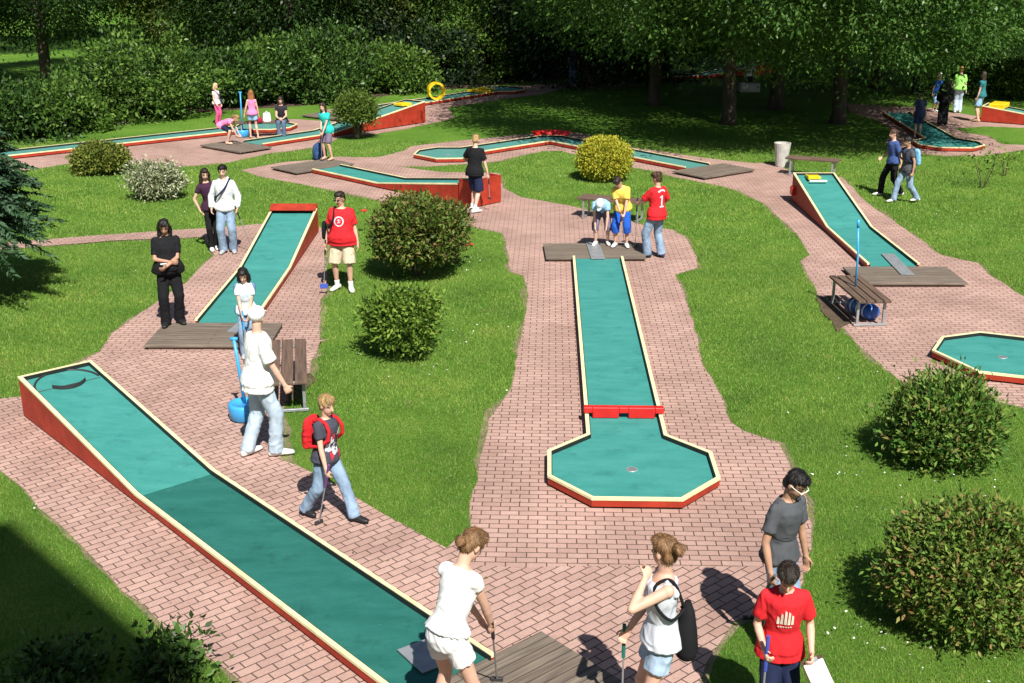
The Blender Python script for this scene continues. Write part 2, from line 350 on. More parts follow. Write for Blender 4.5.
# ================================================================== LANES
red_m = mat('lane_red', (.35, .036, .018), .55, .2, 5, .12, 40, spec=.25, wear=(.2, .06, .035))
red_hi = mat('obstacle_red', (.55, .018, .016), .38, .1, 6, .05, 40)
yel_m = mat('lane_yellow', (.76, .67, .38), .6, .1, 6, .1, 50, wear=(.40, .33, .2))
yel_hi = mat('obstacle_yellow', (.80, .52, .015), .4, .1, 6)
blk_m = mat('inner_black', (.012, .016, .015), .6, .2, 8)
felt_m = felt_mat('felt', (.03, .20, .176), (.05, .25, .222))
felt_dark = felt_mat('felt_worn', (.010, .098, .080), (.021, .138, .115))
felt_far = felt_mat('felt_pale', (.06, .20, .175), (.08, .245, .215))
iron_m = mat('grey_metal', (.32, .34, .36), .45, .15, 9, .1, 40, metal=.4)
dark_iron = mat('dark_metal', (.03, .03, .032), .5, .2, 9)
plank_m = plank_mat('grey_planks', (.135, .108, .085), (.17, .14, .112), .095)
white_m = mat('white_plastic', (.75, .75, .73), .4, .05)

def inset(P, d):
    """offset an open 2D path to its left-hand side (mitred)"""
    out = []
    for i in range(len(P)):
        ns = []
        if i > 0: e = (P[i] - P[i - 1]).normalized(); ns.append(Vector((-e.y, e.x)))
        if i < len(P) - 1: e = (P[i + 1] - P[i]).normalized(); ns.append(Vector((-e.y, e.x)))
        if len(ns) == 1: out.append(P[i] + ns[0] * d)
        else:
            m = (ns[0] + ns[1]).normalized(); out.append(P[i] + m * (d / max(.3, m.dot(ns[0]))))
    return out
def wall_strip(mb, P, d0, d1, zt, zb):
    A, B = inset(P, d0), inset(P, d1); n = len(P); vs = []
    for i in range(n):
        vs += [(A[i].x, A[i].y, zt[i]), (B[i].x, B[i].y, zt[i]), (B[i].x, B[i].y, zb[i]), (A[i].x, A[i].y, zb[i])]
    fs = [(4 * i + k, 4 * i + (k + 1) % 4, 4 * i + 4 + (k + 1) % 4, 4 * i + 4 + k) for i in range(n - 1) for k in range(4)]
    fs += [(0, 1, 2, 3), tuple(4 * (n - 1) + k for k in (3, 2, 1, 0))]
    mb.add(vs, fs)
RIM = .046
def lane(label, origin, P, Z, ramps=None, felt=felt_m, felt_low=None, hole=None, far_end_red=False, group='minigolf lanes with green felt and red sides'):
    """P: outline points (metres, world) counter-clockwise so that the lane lies to the left of the path, open at the tee; Z: height of the rim top.
    ramps: list of index quads for the sloping boards, else one flat board"""
    root = tag(empty('minigolf_lane', (origin[0], origin[1], 0)), label, 'minigolf lane', group)
    P = [Vector(p[:2]) - Vector(origin[:2]) for p in P]; n = len(P)
    q = MB(); wall_strip(q, P, 0, RIM, Z, [z - .028 for z in Z]); q.build('rim', yel_m, root)
    q = MB(); wall_strip(q, P, RIM - .004, RIM + .010, [z - .006 for z in Z], [z - .07 for z in Z]); q.build('inner_edge', blk_m, root)
    q = MB(); wall_strip(q, P, .006, .032, [z - .028 for z in Z], [.032] * n); q.build('side_panel', red_m, root)
    q = MB(); wall_strip(q, P, .05, .09, [.03] * n, [0] * n); q.build('foot', dark_iron, root)
    I = inset(P, RIM + .004); fz = [z - .055 for z in Z]
    quads = ramps or [tuple(range(n))]
    for k, qd in enumerate(quads):
        top = [(I[i].x, I[i].y, fz[i]) for i in qd]; bot = [(x, y, z - .02) for x, y, z in top]; m = len(top)
        mb = MB(); mb.add(top + bot, [tuple(range(m)), tuple(range(2 * m - 1, m - 1, -1))] + [(i, i + m, (i + 1) % m + m, (i + 1) % m) for i in range(m)])
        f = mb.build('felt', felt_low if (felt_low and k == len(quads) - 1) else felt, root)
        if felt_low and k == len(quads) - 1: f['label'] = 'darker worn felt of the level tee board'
    if hole is not None:
        h = Vector(hole) - Vector((origin[0], origin[1], 0))
        q = MB(); ring = []
        for k in range(20):
            t = 2 * PI * k / 20
            ring.append((math.cos(t), math.sin(t)))
        vs = [(h.x + c * .05, h.y + s * .05, h.z + .004) for c, s in ring] + [(h.x + c * .062, h.y + s * .062, h.z + .006) for c, s in ring] + [(h.x + c * .068, h.y + s * .068, h.z) for c, s in ring] + [(h.x + c * .05, h.y + s * .05, h.z + .001) for c, s in ring]
        q.add(vs, [(i + 20 * k, (i + 1) % 20 + 20 * k, (i + 1) % 20 + 20 * (k + 1), i + 20 * (k + 1)) for k in range(3) for i in range(20)]); 
        c_ = q.build('hole_ring', iron_m, root)
        q = MB(); q.add([(h.x + c * .05, h.y + s * .05, h.z + .0015) for c, s in ring], [tuple(range(20))]); q.build('hole_cup', mat('cup_dark', (.16, .17, .16), .4), c_)
    return root
def frame_pts(C, d, L):
    """points (a along, b to the left) -> world"""
    d = Vector(d).normalized(); nl = Vector((-d.y, d.x)); C = Vector(C[:2])
    return [C + d * a + nl * b for a, b in L]
HW = .475
OCT = [(0, -.485), (.5, -.955), (1.2, -.955), (1.75, -.485), (1.75, .485), (1.2, .955), (.5, .955), (0, .485)]
def straight_ramp(label, C, d, L1, L2, ztop, hw=HW, **kw):
    P = frame_pts(C, d, [(0, -hw), (L1, -hw), (L2, -hw), (L2, hw), (L1, hw), (0, hw)])
    return lane(label, C, P, [.135, .135, ztop, ztop, .135, .135], ramps=[(1, 2, 3, 4), (0, 1, 4, 5)], **kw), P
def octagon_lane(label, C, d, L, hw=HW, **kw):
    P = frame_pts(C, d, [(0, -hw)] + [(L + a, b) for a, b in OCT] + [(0, hw)])
    hp = frame_pts(C, d, [(L + .9, 0)])[0]
    return lane(label, C, P, [.135] * len(P), hole=(hp.x, hp.y, .08), **kw)
def platform(label, C, ang, sx=1.9, sy=1.15):
    o = MB().box(-sx / 2, sx / 2, -sy / 2, sy / 2, .035, .07)
    r = empty('tee_platform', (C[0], C[1], 0.016), ang); tag(r, label, 'wooden platform', 'wooden tee platforms in front of the lanes')
    o.build('deck', plank_m, r, bevel=.004)
    for k, y in enumerate((-sy / 2 + .08, sy / 2 - .08)):
        MB().box(-sx / 2 + .05, sx / 2 - .05, y - .04, y + .04, 0, .033).build('bearer', plank_m, r)
    return r
def ang_of(d): return math.atan2(d[1], d[0]) - PI / 2
def tee_plate(root, a, b, w=.24):
    """thin metal plank leading onto the lane (part of the lane)"""
    O = root.location; a = Vector(a) - Vector((O.x, O.y, 0)); b = Vector(b) - Vector((O.x, O.y, 0)); d = (b - a).normalized(); s = Vector((-d.y, d.x, 0)) * w / 2
    vs = [a - s, a + s, b + s, b - s]; vs2 = [p + Vector((0, 0, .012)) for p in vs]
    MB().add(vs + vs2, [(3, 2, 1, 0), (4, 5, 6, 7), (0, 1, 5, 4), (1, 2, 6, 5), (2, 3, 7, 6), (3, 0, 4, 7)]).build('tee_plate', iron_m, root)

# -- long ramp lane at the lower left
d1 = Vector((-.66, .751)); n1 = Vector((.751, .66))
C1 = Vector((-.14, 8.45)) - n1 * HW
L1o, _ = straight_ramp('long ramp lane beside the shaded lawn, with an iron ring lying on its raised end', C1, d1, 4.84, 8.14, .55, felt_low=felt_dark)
def on_ramp(C, d, s, b, L1, L2, zt, lift=0):
    p = frame_pts(C, d, [(s, b)])[0]; z = .08 + (max(0, s - L1)) / (L2 - L1) * (zt - .135)
    return Vector((p.x, p.y, z + lift))
# target ring: thin arc near the end and a raised guide bow in front of it
q = MB(); pts = [on_ramp(C1, d1, 7.72 + .40 * math.cos(t), .40 * math.sin(t), 4.84, 8.14, .55, .012) - Vector((C1.x, C1.y, 0)) for t in np.linspace(-1.5, 1.5, 26)]
q.tube(pts, .014, 6); q.build('target_ring', dark_iron, L1o)
q = MB()
for side in (0, 1):
    pass
arc = [on_ramp(C1, d1, 8.0 - .42 * math.cos(t), .26 * math.sin(t) / math.sin(1.0), 4.84, 8.14, .55, .0) - Vector((C1.x, C1.y, 0)) for t in np.linspace(-.75, .75, 14)]
vs = []
for p in arc: vs += [p + Vector((0, 0, .005)), p + Vector((0, 0, .055)), p + Vector((-.012, .014, .055)), p + Vector((-.012, .014, .005))]
q.add(vs, [(4 * i + k, 4 * i + (k + 1) % 4, 4 * i + 4 + (k + 1) % 4, 4 * i + 4 + k) for i in range(13) for k in range(4)] + [(0, 1, 2, 3), (52 + 3, 52 + 2, 52 + 1, 52)])
q.tube([on_ramp(C1, d1, 7.7, -.41, 4.84, 8.14, .55, .006) - Vector((C1.x, C1.y, 0)), on_ramp(C1, d1, 7.7, .41, 4.84, 8.14, .55, .006) - Vector((C1.x, C1.y, 0))], .006, 6)
q.build('guide_bow', dark_iron, L1o)
tee_plate(L1o, (at(437, 678).x, at(437, 678).y, .095), (at(412, 655).x, at(412, 655).y, .095), .28)
c0 = Vector((.25, 8.87)) - n1 * .95 - d1 * .58
platform('big weathered plank platform under the golfing woman in white', c0, ang_of(d1))

# -- middle ramp lane
C2 = (-4.5, 17.64)
L2o, _ = straight_ramp('ramp lane rising to a red end board behind the girl with black hair', C2, (0, 1), 3.14, 6.35, .53)
q = MB().box(-.475, .475, 6.352, 6.40, .03, .62); q.add([(-.47, 6.12, .545), (.47, 6.12, .545), (.47, 6.352, .62), (-.47, 6.352, .62), (-.47, 6.12, .53), (.47, 6.12, .53), (.47, 6.352, .60), (-.47, 6.352, .60)], [(0, 1, 2, 3), (7, 6, 5, 4), (0, 4, 5, 1), (1, 5, 6, 2), (2, 6, 7, 3), (3, 7, 4, 0)])
q.build('end_board', red_m, L2o)
a, b = at(235, 338), at(259, 317); tee_plate(L2o, (a.x, a.y, .09), (b.x, b.y, .09), .24)
platform('plank platform on which the man in black stands', (-4.52, 17.06), 0, 1.85, 1.1)

# -- centre lane with octagon
C3, dd3 = (1.62, 21.6), Vector((1.375 - 1.615, 13.08 - 21.6))
L3o = octagon_lane('long straight lane in the centre ending in an octagon, crossed by a red gate bar', C3, dd3, dd3.length, hw=.475)
Mx = Matrix.Rotation(math.atan2(dd3.y, dd3.x), 4, 'Z')
q = MB(); xg = 7.82
for y0, y1, z0 in [(-.5, -.39, .15), (-.39, -.06, .10), (-.06, .06, .15), (.06, .39, .10), (.39, .5, .15)]:
    q.box(xg, xg + .10, y0, y1, z0 if z0 > .14 else .084, .225, Mx)
q.build('gate_bar', red_hi, L3o, bevel=.008)
a, b = at(592, 246), at(598, 264); tee_plate(L3o, (a.x, a.y, .095), (b.x, b.y, .095), .26)
platform('plank platform where the boy in yellow and the bending child stand', (1.58, 22.22), 0.02)

# -- jump lane behind the big bush
C4, d4 = (-4.9, 31.04), Vector((.705, -.709))
L4o, _ = straight_ramp('jump lane with a rising end and a red catch box behind the big round bush', C4, d4, 2.7, 5.65, .52)
platform('plank platform under the woman in turquoise', Vector(C4) - d4 * .62, ang_of(d4))
M4 = Matrix.Rotation(math.atan2(d4.y, d4.x), 4, 'Z')
q = MB().box(6.05, 6.09, -.5, .5, .02, .62, M4).box(5.73, 6.05, -.5, -.46, .02, .62, M4).box(5.73, 6.05, .46, .5, .02, .62, M4).box(5.73, 6.05, -.46, .46, .02, .3, M4)
q.build('catch_box', red_m, L4o, bevel=.006)
q = MB().box(5.70, 6.09, -.505, -.46, .622, .64, M4).box(5.70, 6.09, .46, .505, .622, .64, M4).box(6.05, 6.095, -.46, .46, .622, .64, M4); q.build('box_trim', red_m, L4o)
q = MB().box(5.652, 5.68, -.475, .475, .03, .46, M4); q.build('end_panel', red_m, L4o)

# -- angled lane with corner
tn, ic = Vector((4.56, 30.96)), Vector((1.13, 35.33)); tf = Vector((5.32, 31.53)); oc = Vector((1.247, 36.74))
a1 = Vector((-.727, -.686)).normalized(); nl = Vector((-a1.y, a1.x))   # towards the octagon
nk = Vector((-.85, 33.46)) 
mid = nk + (-nl) * 0
near_n = Vector((-.72, 33.59)) + a1 * .15
nl1 = Vector((-.686, .727))
nc = near_n + nl1 * .475
OP = [nc + a1 * a_ + nl1 * b_ for a_, b_ in [(0, -.485), (.5, -.955), (1.2, -.955), (1.75, -.485), (1.75, .485), (1.2, .955), (.5, .955), (0, .485)]]
e1 = Vector((.605, -.796))
P5 = [tf, oc + e1 * .45, oc + a1 * .45] + OP[::-1] + [ic, tn]
L5o = lane('angled lane with a red curved bank at its corner, its octagon on the left', ic, P5, [.135] * len(P5), felt=felt_far, hole=(*(nc + a1 * .9), .08))
q = MB(); cc = oc * .5 + ic * .5; vs = []; NA = 16
base = math.atan2((oc - ic).y, (oc - ic).x)
for i in range(NA + 1):
    t = base - 1.25 + 2.5 * i / NA; r0, r1 = .44, .48
    for r, z in ((r0, .09), (r0 + .16, .26), (r1 + .17, .26), (r1, .09)):
        p = cc + Vector((math.cos(t), math.sin(t))) * r - ic; vs.append((p.x, p.y, z))
q.add(vs, [(4 * i + k, 4 * i + (k + 1) % 4, 4 * i + 4 + (k + 1) % 4, 4 * i + 4 + k) for i in range(NA) for k in range(4)] + [(0, 1, 2, 3), (4 * NA + 3, 4 * NA + 2, 4 * NA + 1, 4 * NA)])
q.build('curved_bank', red_hi, L5o, smooth=False)
platform('plank platform at the tee of the angled lane, beside the grass', (5.3, 30.77), ang_of(-e1))
# -- long lane at the far left
C6 = Vector((-8.64, 38.02)); d6 = Vector((.757, .653)).normalized()
L6o = octagon_lane('very long low lane running out of view on the left, behind the pale flowering shrub', C6 - d6 * 12, d6, 12, felt=felt_far)
# -- ramp lane in the back
C7, d7 = Vector((-7.7, 35.11)), Vector((.653, .757))
L7o, _ = straight_ramp('high red ramp lane behind the little round tree', C7, d7, 2.75, 6.8, .72, felt=felt_far)
M7 = Matrix.Rotation(math.atan2(d7.y, d7.x), 4, 'Z')
q = MB().box(6.0, 6.45, -.2, .2, .60, .68, M7).box(6.1, 6.2, -.34, -.2, .60, .64, M7).box(6.1, 6.2, .2, .34, .60, .64, M7); q.build('target_box', yel_hi, L7o, bevel=.01)
platform('plank platform beneath the crouching girl in pink', C7 - d7 * .62, ang_of(d7))
# -- loop lane
d8 = Vector((.604, .797)); N8 = Vector((-.95, 48.08)); C8 = N8 - d8 * 8
L8o = octagon_lane('far lane with a yellow loop standing on it, half in the shade of the trees', C8, d8, 8, felt=felt_far)
lp = N8 - d8 * 3.2 - C8; q = MB(); vs = []; NL = 28; dv = Vector((d8.x, d8.y, 0)); sv = Vector((-d8.y, d8.x, 0))
dv2 = (dv + sv * -.75).normalized(); sv2 = Vector((-dv2.y, dv2.x, 0))
for i in range(NL):
    t = 2 * PI * i / NL
    for r, b in ((.26, -.17), (.33, -.17), (.33, .17), (.26, .17)):
        p = Vector((lp.x, lp.y, .41)) + dv2 * (r * math.cos(t)) + Vector((0, 0, r * math.sin(t))) + sv2 * b; vs.append(p)
q.add(vs, [(4 * i + k, 4 * i + (k + 1) % 4, 4 * ((i + 1) % NL) + (k + 1) % 4, 4 * ((i + 1) % NL) + k) for i in range(NL) for k in range(4)])
q.build('loop', yel_hi, L8o)
M8 = Matrix.Rotation(math.atan2(d8.y, d8.x), 4, 'Z')
q = MB()
for s_ in (-1, 1):
    q.tube([M8 @ Vector((7.4, s_ * .45, .10)), M8 @ Vector((7.7, s_ * .3, .17)), M8 @ Vector((8.1, s_ * .16, .19))], .07, 8)
q.box(7.3, 7.5, -.5, .5, .12, .2, M8); q.build('funnel_gate', yel_hi, L8o)
platform('small dark plank platform at the start of the loop lane', C8 - d8 * .7, ang_of(d8))
# -- right ramp lane
C9 = (7.03, 21.06); d9 = (0.0, 1.0)
L9o, _ = straight_ramp('ramp lane on the right with a yellow box at its raised end', C9, d9, 3.0, 6.25, .66, hw=.485)
q = MB()
q.box(-.22, .06, 5.78, 6.06, .585, .645).box(-.24, -.2, 5.74, 6.08, .58, .66); q.build('target_box', yel_hi, L9o, bevel=.008)
q = MB().box(-.24, .16, 5.6, 5.65, .565, .60); q.build('stop_board', white_m, L9o, bevel=.005)
q = MB().box(-.56, -.49, 5.9, 6.1, .18, .38); q.build('ball_return', red_hi, L9o, bevel=.01)
a, b = at(907, 280), at(887, 259); tee_plate(L9o, (a.x, a.y, .095), (b.x, b.y, .095), .24)
platform('plank platform with a metal plank, behind the bench with the blue pole', (7.03, 20.45), 0, 1.9, 1.12)
# -- octagon at the right edge
t10 = math.radians(20); d10 = -Vector((math.cos(t10), math.sin(t10)))
n10 = Vector((7.05, 16.0)) - d10 * .9
L10o = octagon_lane('lane whose octagon reaches in at the right edge behind a leafy bush', n10 - d10 * 6, d10, 6)
# -- lane in the shade on the right
n11 = Vector((13.0, 35.85)); d11 = Vector((-.08, -.997)).normalized()
L11o = octagon_lane('octagon lane half in tree shade, behind the two walking boys', n11 - d11 * 6, d11, 6)
# -- far right ramp
d12 = Vector((-.84, .55)).normalized(); top12 = Vector((16.07, 40.55)); C12 = top12 - d12 * 6.3
L12o, _ = straight_ramp('red ramp lane with a yellow top board at the far right edge', C12, d12, 3.0, 6.3, .55, felt=felt_far)
M12 = Matrix.Rotation(math.atan2(d12.y, d12.x), 4, 'Z')
q = MB().box(5.6, 6.1, -.45, .45, .46, .62, M12); q.build('top_board', yel_hi, L12o, bevel=.02)
# -- lane deep under the trees
C13, d13 = at(655, 79), Vector((.93, .36)).normalized()
L13o, _ = straight_ramp('dim red ramp lane deep under the dark trees', C13[:2], d13, 2.5, 6.0, .62, felt=felt_far)

# ================================================================== BENCHES, BIN, BUCKETS
slat_m = plank_mat('bench_wood', (.105, .068, .048), (.14, .09, .065), .5)
galv_m = mat('galvanised', (.36, .38, .40), .4, .12, 12, .05, 40, metal=.5)
def bench(label, C, ang, L=1.55, W=.5, h=.45):
    r = empty('bench', (C[0], C[1], .012), ang); tag(r, label, 'bench', 'backless park benches with slatted seats')
    q = MB(); k = 4; gap = .02; wd = (W - gap * (k - 1)) / k
    for i in range(k):
        y = -W / 2 + i * (wd + gap); q.box(-L / 2, L / 2, y, y + wd, h - .04, h)
    q.build('seat', slat_m, r, bevel=.006)
    for s in (-1, 1):
        x = s * (L / 2 - .14); q = MB()
        q.box(x - .02, x + .02, -W / 2 + .03, W / 2 - .03, h - .08, h - .042).box(x - .02, x + .02, -W / 2 + .0, W / 2 - .0, 0, .035)
        for y in (-W / 2 + .05, W / 2 - .05): q.box(x - .02, x + .02, y - .02, y + .02, .035, h - .08)
        q.build('leg_frame', galv_m, r, bevel=.003)
    return r
def mid(*P):
    s = Vector((0, 0, 0))
    for u, v in P: s += at(u, v, .45)
    return s / len(P)
bench('slatted bench beside the man in the white cap', (-3.08, 14.8), math.radians(-80), 1.75, .68)
bench('slatted bench in front of the right ramp lane, a light blue pole leaning on it', (5.6, 18.3), math.radians(-87), 1.5, .52)
bench('bench in front of the yellow-green ball bush', (2.2, 25.35), math.radians(-22), 1.5, .48)
bench('bench standing next to the concrete litter bin', (7.78, 30.4), math.radians(-26), 1.35, .45)
bench('dark bench on which the dark-haired woman sits', (-7.75, 37.0), math.radians(8), 1.6, .45)

# litter bin: tapered concrete tub, open at the top
r = empty('litter_bin', at(781, 166.5)); r.scale = (.88, .88, .82); tag(r, 'pale concrete litter bin tapering downwards, at the edge of the shaded lawn', 'litter bin')
conc = mat('bin_concrete', (.46, .45, .41), .9, .2, 5, .4, 25)
prof = [(.17, 0), (.18, .04), (.205, .35), (.25, .72), (.255, .78), (.225, .78), (.21, .7), (.18, .3)]
q = MB(); vs = [(rr * math.cos(2 * PI * k / 20), rr * math.sin(2 * PI * k / 20), z) for rr, z in prof for k in range(20)]
q.add(vs, [(20 * i + k, 20 * i + (k + 1) % 20, 20 * (i + 1) + (k + 1) % 20, 20 * (i + 1) + k) for i in range(len(prof) - 1) for k in range(20)] + [tuple(range(20))[::-1], tuple(range(140, 160))])
q.build('tub', conc, r, smooth=False, bevel=0)
q = MB().box(.11, .2, -.27, -.19, .0, .2); q.build('ash_door', dark_iron, r)

blue_l = mat('light_blue_plastic', (.05, .33, .68), .35, .08)
blue_d = mat('blue_plastic', (.02, .10, .42), .35, .12)
def bucket(label, C, h=.95, scale=1.0, lean=(0, 0)):
    r = empty('ball_bucket', (C[0], C[1], .012)); r.scale = (scale,) * 3
    tag(r, label, 'bucket', 'light blue buckets with a tall pole')
    q = MB(); prof = [(.17, 0), (.2, .03), (.215, .18), (.2, .215), (.17, .22), (.16, .2)]
    vs = [(rr * math.cos(2 * PI * k / 22), rr * math.sin(2 * PI * k / 22), z) for rr, z in prof for k in range(22)]
    q.add(vs, [(22 * i + k, 22 * i + (k + 1) % 22, 22 * (i + 1) + (k + 1) % 22, 22 * (i + 1) + k) for i in range(len(prof) - 1) for k in range(22)] + [tuple(range(22))[::-1], tuple(range(110, 132))])
    q.build('tub', blue_l, r, smooth=True)
    q = MB().tube([(0, 0, .2), (lean[0] * .5, lean[1] * .5, h * .6), (lean[0], lean[1], h)], .022, 8); p = q.build('pole', blue_l, r, smooth=True)
    MB().tube([(lean[0] - .045, lean[1], h), (lean[0] + .045, lean[1], h)], .024, 8).build('handle', blue_l, p, smooth=True)
    return r
bucket('light blue bucket with a pole standing behind the man in the white cap', at(246, 419), 1.05, 1.0, (-.08, .03))
bucket('light blue bucket at the far bench, beside the girl with red hair', at(243, 137), 1.35, 1.0, (.0, .05))
tb = empty('scoop_pole', at(862, 302) + Vector((0, 0, .02))); tag(tb, 'thin light blue pole leaning upright on the right-hand bench', 'pole')
tb.location = (5.55, 18.35, .475)
MB().tube([(0, 0, 0), (.0, .03, .5), (-.03, .06, .95)], .018, 8).build('shaft', blue_l, tb, smooth=True)
MB().tube([(-.03, .06, .95), (-.035, .065, 1.08)], .024, 8).build('grip', blue_l, tb, smooth=True)

# blue bag lying under the bench
r = empty('sports_bag', (5.66, 18.2, .014), math.radians(-70)); tag(r, 'dark blue bag with pale stripes lying under the right-hand bench', 'bag')
q = MB().rings([(Vector((x, 0, .13)), Vector((0, .14 * s, 0)), Vector((0, 0, .13 * s))) for x, s in ((-.3, .55), (-.27, .9), (-.1, 1), (.1, 1), (.27, .9), (.3, .55))], 18); q.build('bag_body', blue_d, r, smooth=True)
for x in (-.16, .0, .16):
    MB().rings([(Vector((x - .012, 0, .13)), Vector((0, .143, 0)), Vector((0, 0, .1335))), (Vector((x + .012, 0, .13)), Vector((0, .143, 0)), Vector((0, 0, .1335)))], 18).build('stripe', white_m, r)
q = MB()
q.tube([(-.14, 0, .25), (-.1, 0, .33), (.1, 0, .33), (.14, 0, .25)], .012, 6).build('handle', dark_iron, r)
# ================================================================== PLANTS
bark_m = mat('bark', (.075, .055, .04), .95, .35, 5, .8, 18, stretch=(1, 1, .25))
LEAF = dict(
    bush_red=leaf_mat('leaf_bush_red', [(.014, .026, .007), (.075, .135, .02), (.115, .19, .028), (.18, .26, .05), (.20, .12, .05), (.09, .16, .022)], .25),
    bush_rust=leaf_mat('leaf_bush_rust', [(.02, .036, .01), (.085, .18, .028), (.14, .25, .036), (.22, .33, .06), (.30, .17, .075), (.10, .20, .03), (.24, .32, .06)], .3),
    bush_mid=leaf_mat('leaf_bush_mid', [(.016, .036, .008), (.09, .18, .022), (.165, .28, .036), (.25, .36, .06), (.11, .21, .026)], .3),
    bush_fresh=leaf_mat('leaf_bush_fresh', [(.016, .04, .01), (.075, .19, .03), (.14, .28, .045), (.25, .31, .07), (.10, .22, .035), (.22, .17, .06)], .3),
    bush_yellow=leaf_mat('leaf_bush_yellow', [(.26, .30, .025), (.44, .43, .04), (.56, .50, .05), (.18, .24, .025)], .25),
    bush_olive=leaf_mat('leaf_bush_olive', [(.09, .14, .02), (.16, .2, .03), (.24, .25, .05), (.07, .12, .02)], .3),
    bush_white=leaf_mat('leaf_bush_white', [(.08, .12, .035), (.22, .27, .12), (.45, .46, .30), (.56, .55, .40), (.12, .18, .05)], .2),
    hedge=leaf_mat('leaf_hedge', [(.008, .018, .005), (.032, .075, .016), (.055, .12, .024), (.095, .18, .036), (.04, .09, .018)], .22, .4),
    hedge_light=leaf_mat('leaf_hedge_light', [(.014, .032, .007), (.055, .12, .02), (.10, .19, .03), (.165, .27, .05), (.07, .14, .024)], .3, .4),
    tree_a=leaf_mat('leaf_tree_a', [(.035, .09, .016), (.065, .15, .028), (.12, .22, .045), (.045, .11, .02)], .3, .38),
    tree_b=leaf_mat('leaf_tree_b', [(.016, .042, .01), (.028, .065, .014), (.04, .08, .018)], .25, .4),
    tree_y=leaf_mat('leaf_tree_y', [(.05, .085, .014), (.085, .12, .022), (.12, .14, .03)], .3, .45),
    dark=leaf_mat('leaf_dark', [(.008, .02, .007), (.012, .03, .009), (.018, .038, .012)], .12, .5, .3),  # on the back evergreens this near-black carries the shade of crowns above
    blue=leaf_mat('leaf_blue', [(.035, .085, .035), (.055, .12, .055), (.10, .17, .10), (.04, .095, .04)], .2, .45),
    small=leaf_mat('leaf_small_tree', [(.07, .13, .02), (.11, .18, .03), (.16, .22, .04)], .35),
)
def lumps(D, k, amp, seed):
    """smooth bumpy radius factor over directions D"""
    g = np.random.default_rng(seed); f = np.ones(len(D))
    C = unit(g.normal(size=(k, 3)))
    for c in C:
        f += amp * (g.random() * 1.6 - .6) * np.exp((D @ c - 1) * 9)
    return f
def bush_cloud(rx, ry, rz, zc, n, leaf, asp=.55, seed=1, amp=.2, low=-.75, per=9, spread=.16, inner=.3, sq=1.0, upright=.0):
    g = np.random.default_rng(seed); nt_ = n // per
    D = unit(g.normal(size=(nt_ * 3, 3))); D = D[D[:, 2] > low][:nt_]; nt_ = len(D)
    f = lumps(D, 26, amp, seed + 5)
    rad = np.where(g.random(nt_) < inner, g.uniform(.35, .85, nt_), g.uniform(.84, 1.03, nt_)) * f
    Ds = np.sign(D) * np.abs(D) ** sq; Ds = Ds / np.maximum(1e-6, np.linalg.norm(Ds, axis=1, keepdims=True))
    T = Ds * rad[:, None] * np.array([rx, ry, rz]) + np.array([0, 0, zc])
    P = np.repeat(T, per, 0); Dn = np.repeat(Ds, per, 0)
    P = P + g.normal(size=P.shape) * spread * np.array([1, 1, .8]) * .5 - Dn * g.random((len(P), 1)) * spread * .5
    P[:, 2] = np.maximum(P[:, 2], .02)
    d = unit(Dn * .75 + g.normal(size=P.shape) * .75 + np.array([0, 0, .25 + upright]))
    L = leaf * g.uniform(.65, 1.3, len(P)); return P, d, L, L * asp
def stems(n, h, r0, spread, seed=3):
    g = random.Random(seed); mb = MB()
    for i in range(n):
        a = 2 * PI * i / n + g.random(); e = spread * g.uniform(.4, 1)
        p = [Vector((math.cos(a) * .04, math.sin(a) * .04, 0))]
        for k in range(1, 4): p.append(Vector((math.cos(a) * e * k / 3 + g.uniform(-.03, .03), math.sin(a) * e * k / 3, h * k / 3)))
        mb.tube(p, [r0, r0 * .8, r0 * .6, r0 * .3], 6)
    return mb
def bush(name, label, C, rx, ry, rz, zc, n, leaf, lm, seed, group=None, rot=0, **kw):
    r = empty(name, (C[0], C[1], 0), rot); tag(r, label, kw.pop('cat', 'bush'), group)
    st = kw.pop('stem', True)
    link('foliage', leaf_mesh('foliage', *bush_cloud(rx, ry, rz, zc, n, leaf, seed=seed, **kw)), lm, r)
    if st: stems(7, zc, .022, rx * .6, seed).build('stems', bark_m, r)
    return r
G_B = 'round clipped bushes on the lawns'
bush('bush', 'big round dark green bush with reddish shoots beside the man in the red T-shirt', at(417, 276), .78, .76, .60, .80, 17000, .09, LEAF['bush_red'], 21, low=-.72, amp=.22, sq=.78, spread=.18, per=16, inner=.2, asp=.42)
bush('bush', 'smaller round green bush alone in the middle of the island lawn', at(402, 355), .44, .44, .42, .54, 8000, .08, LEAF['bush_mid'], 22, low=-.75, amp=.28, sq=.85, spread=.16, per=16, inner=.2, asp=.42)
bush('bush', 'dense yellow-green ball bush behind the bench and the boy in yellow', at(604, 180), .68, .66, .55, .52, 15000, .06, LEAF['bush_yellow'], 23, amp=.06, inner=.1, spread=.09)
bush('bush', 'fresh green bush with loose shoots covering part of the right-hand octagon', at(944, 463), .54, .52, .46, .50, 11500, .08, LEAF['bush_fresh'], 24, amp=.3, sq=.82, spread=.2, upright=.35, per=16, inner=.2, asp=.4)
bush('bush', 'broad round bush with rusty shoots at the lower right, the nearest one', at(962, 625), .66, .64, .54, .56, 20000, .06, LEAF['bush_rust'], 25, amp=.14, sq=.8, spread=.14, per=16, inner=.2, asp=.42)
bush('bush', 'low olive-yellow bush beside the pale flowering shrub', at(103, 173), .70, .6, .38, .36, 8000, .10, LEAF['bush_olive'], 26, amp=.2)
bush('flowering_shrub', 'shrub with creamy white variegated leaves on the left lawn', at(157, 199), .45, .42, .36, .40, 6500, .085, LEAF['bush_white'], 27, amp=.4, spread=.2, per=14, asp=.42)
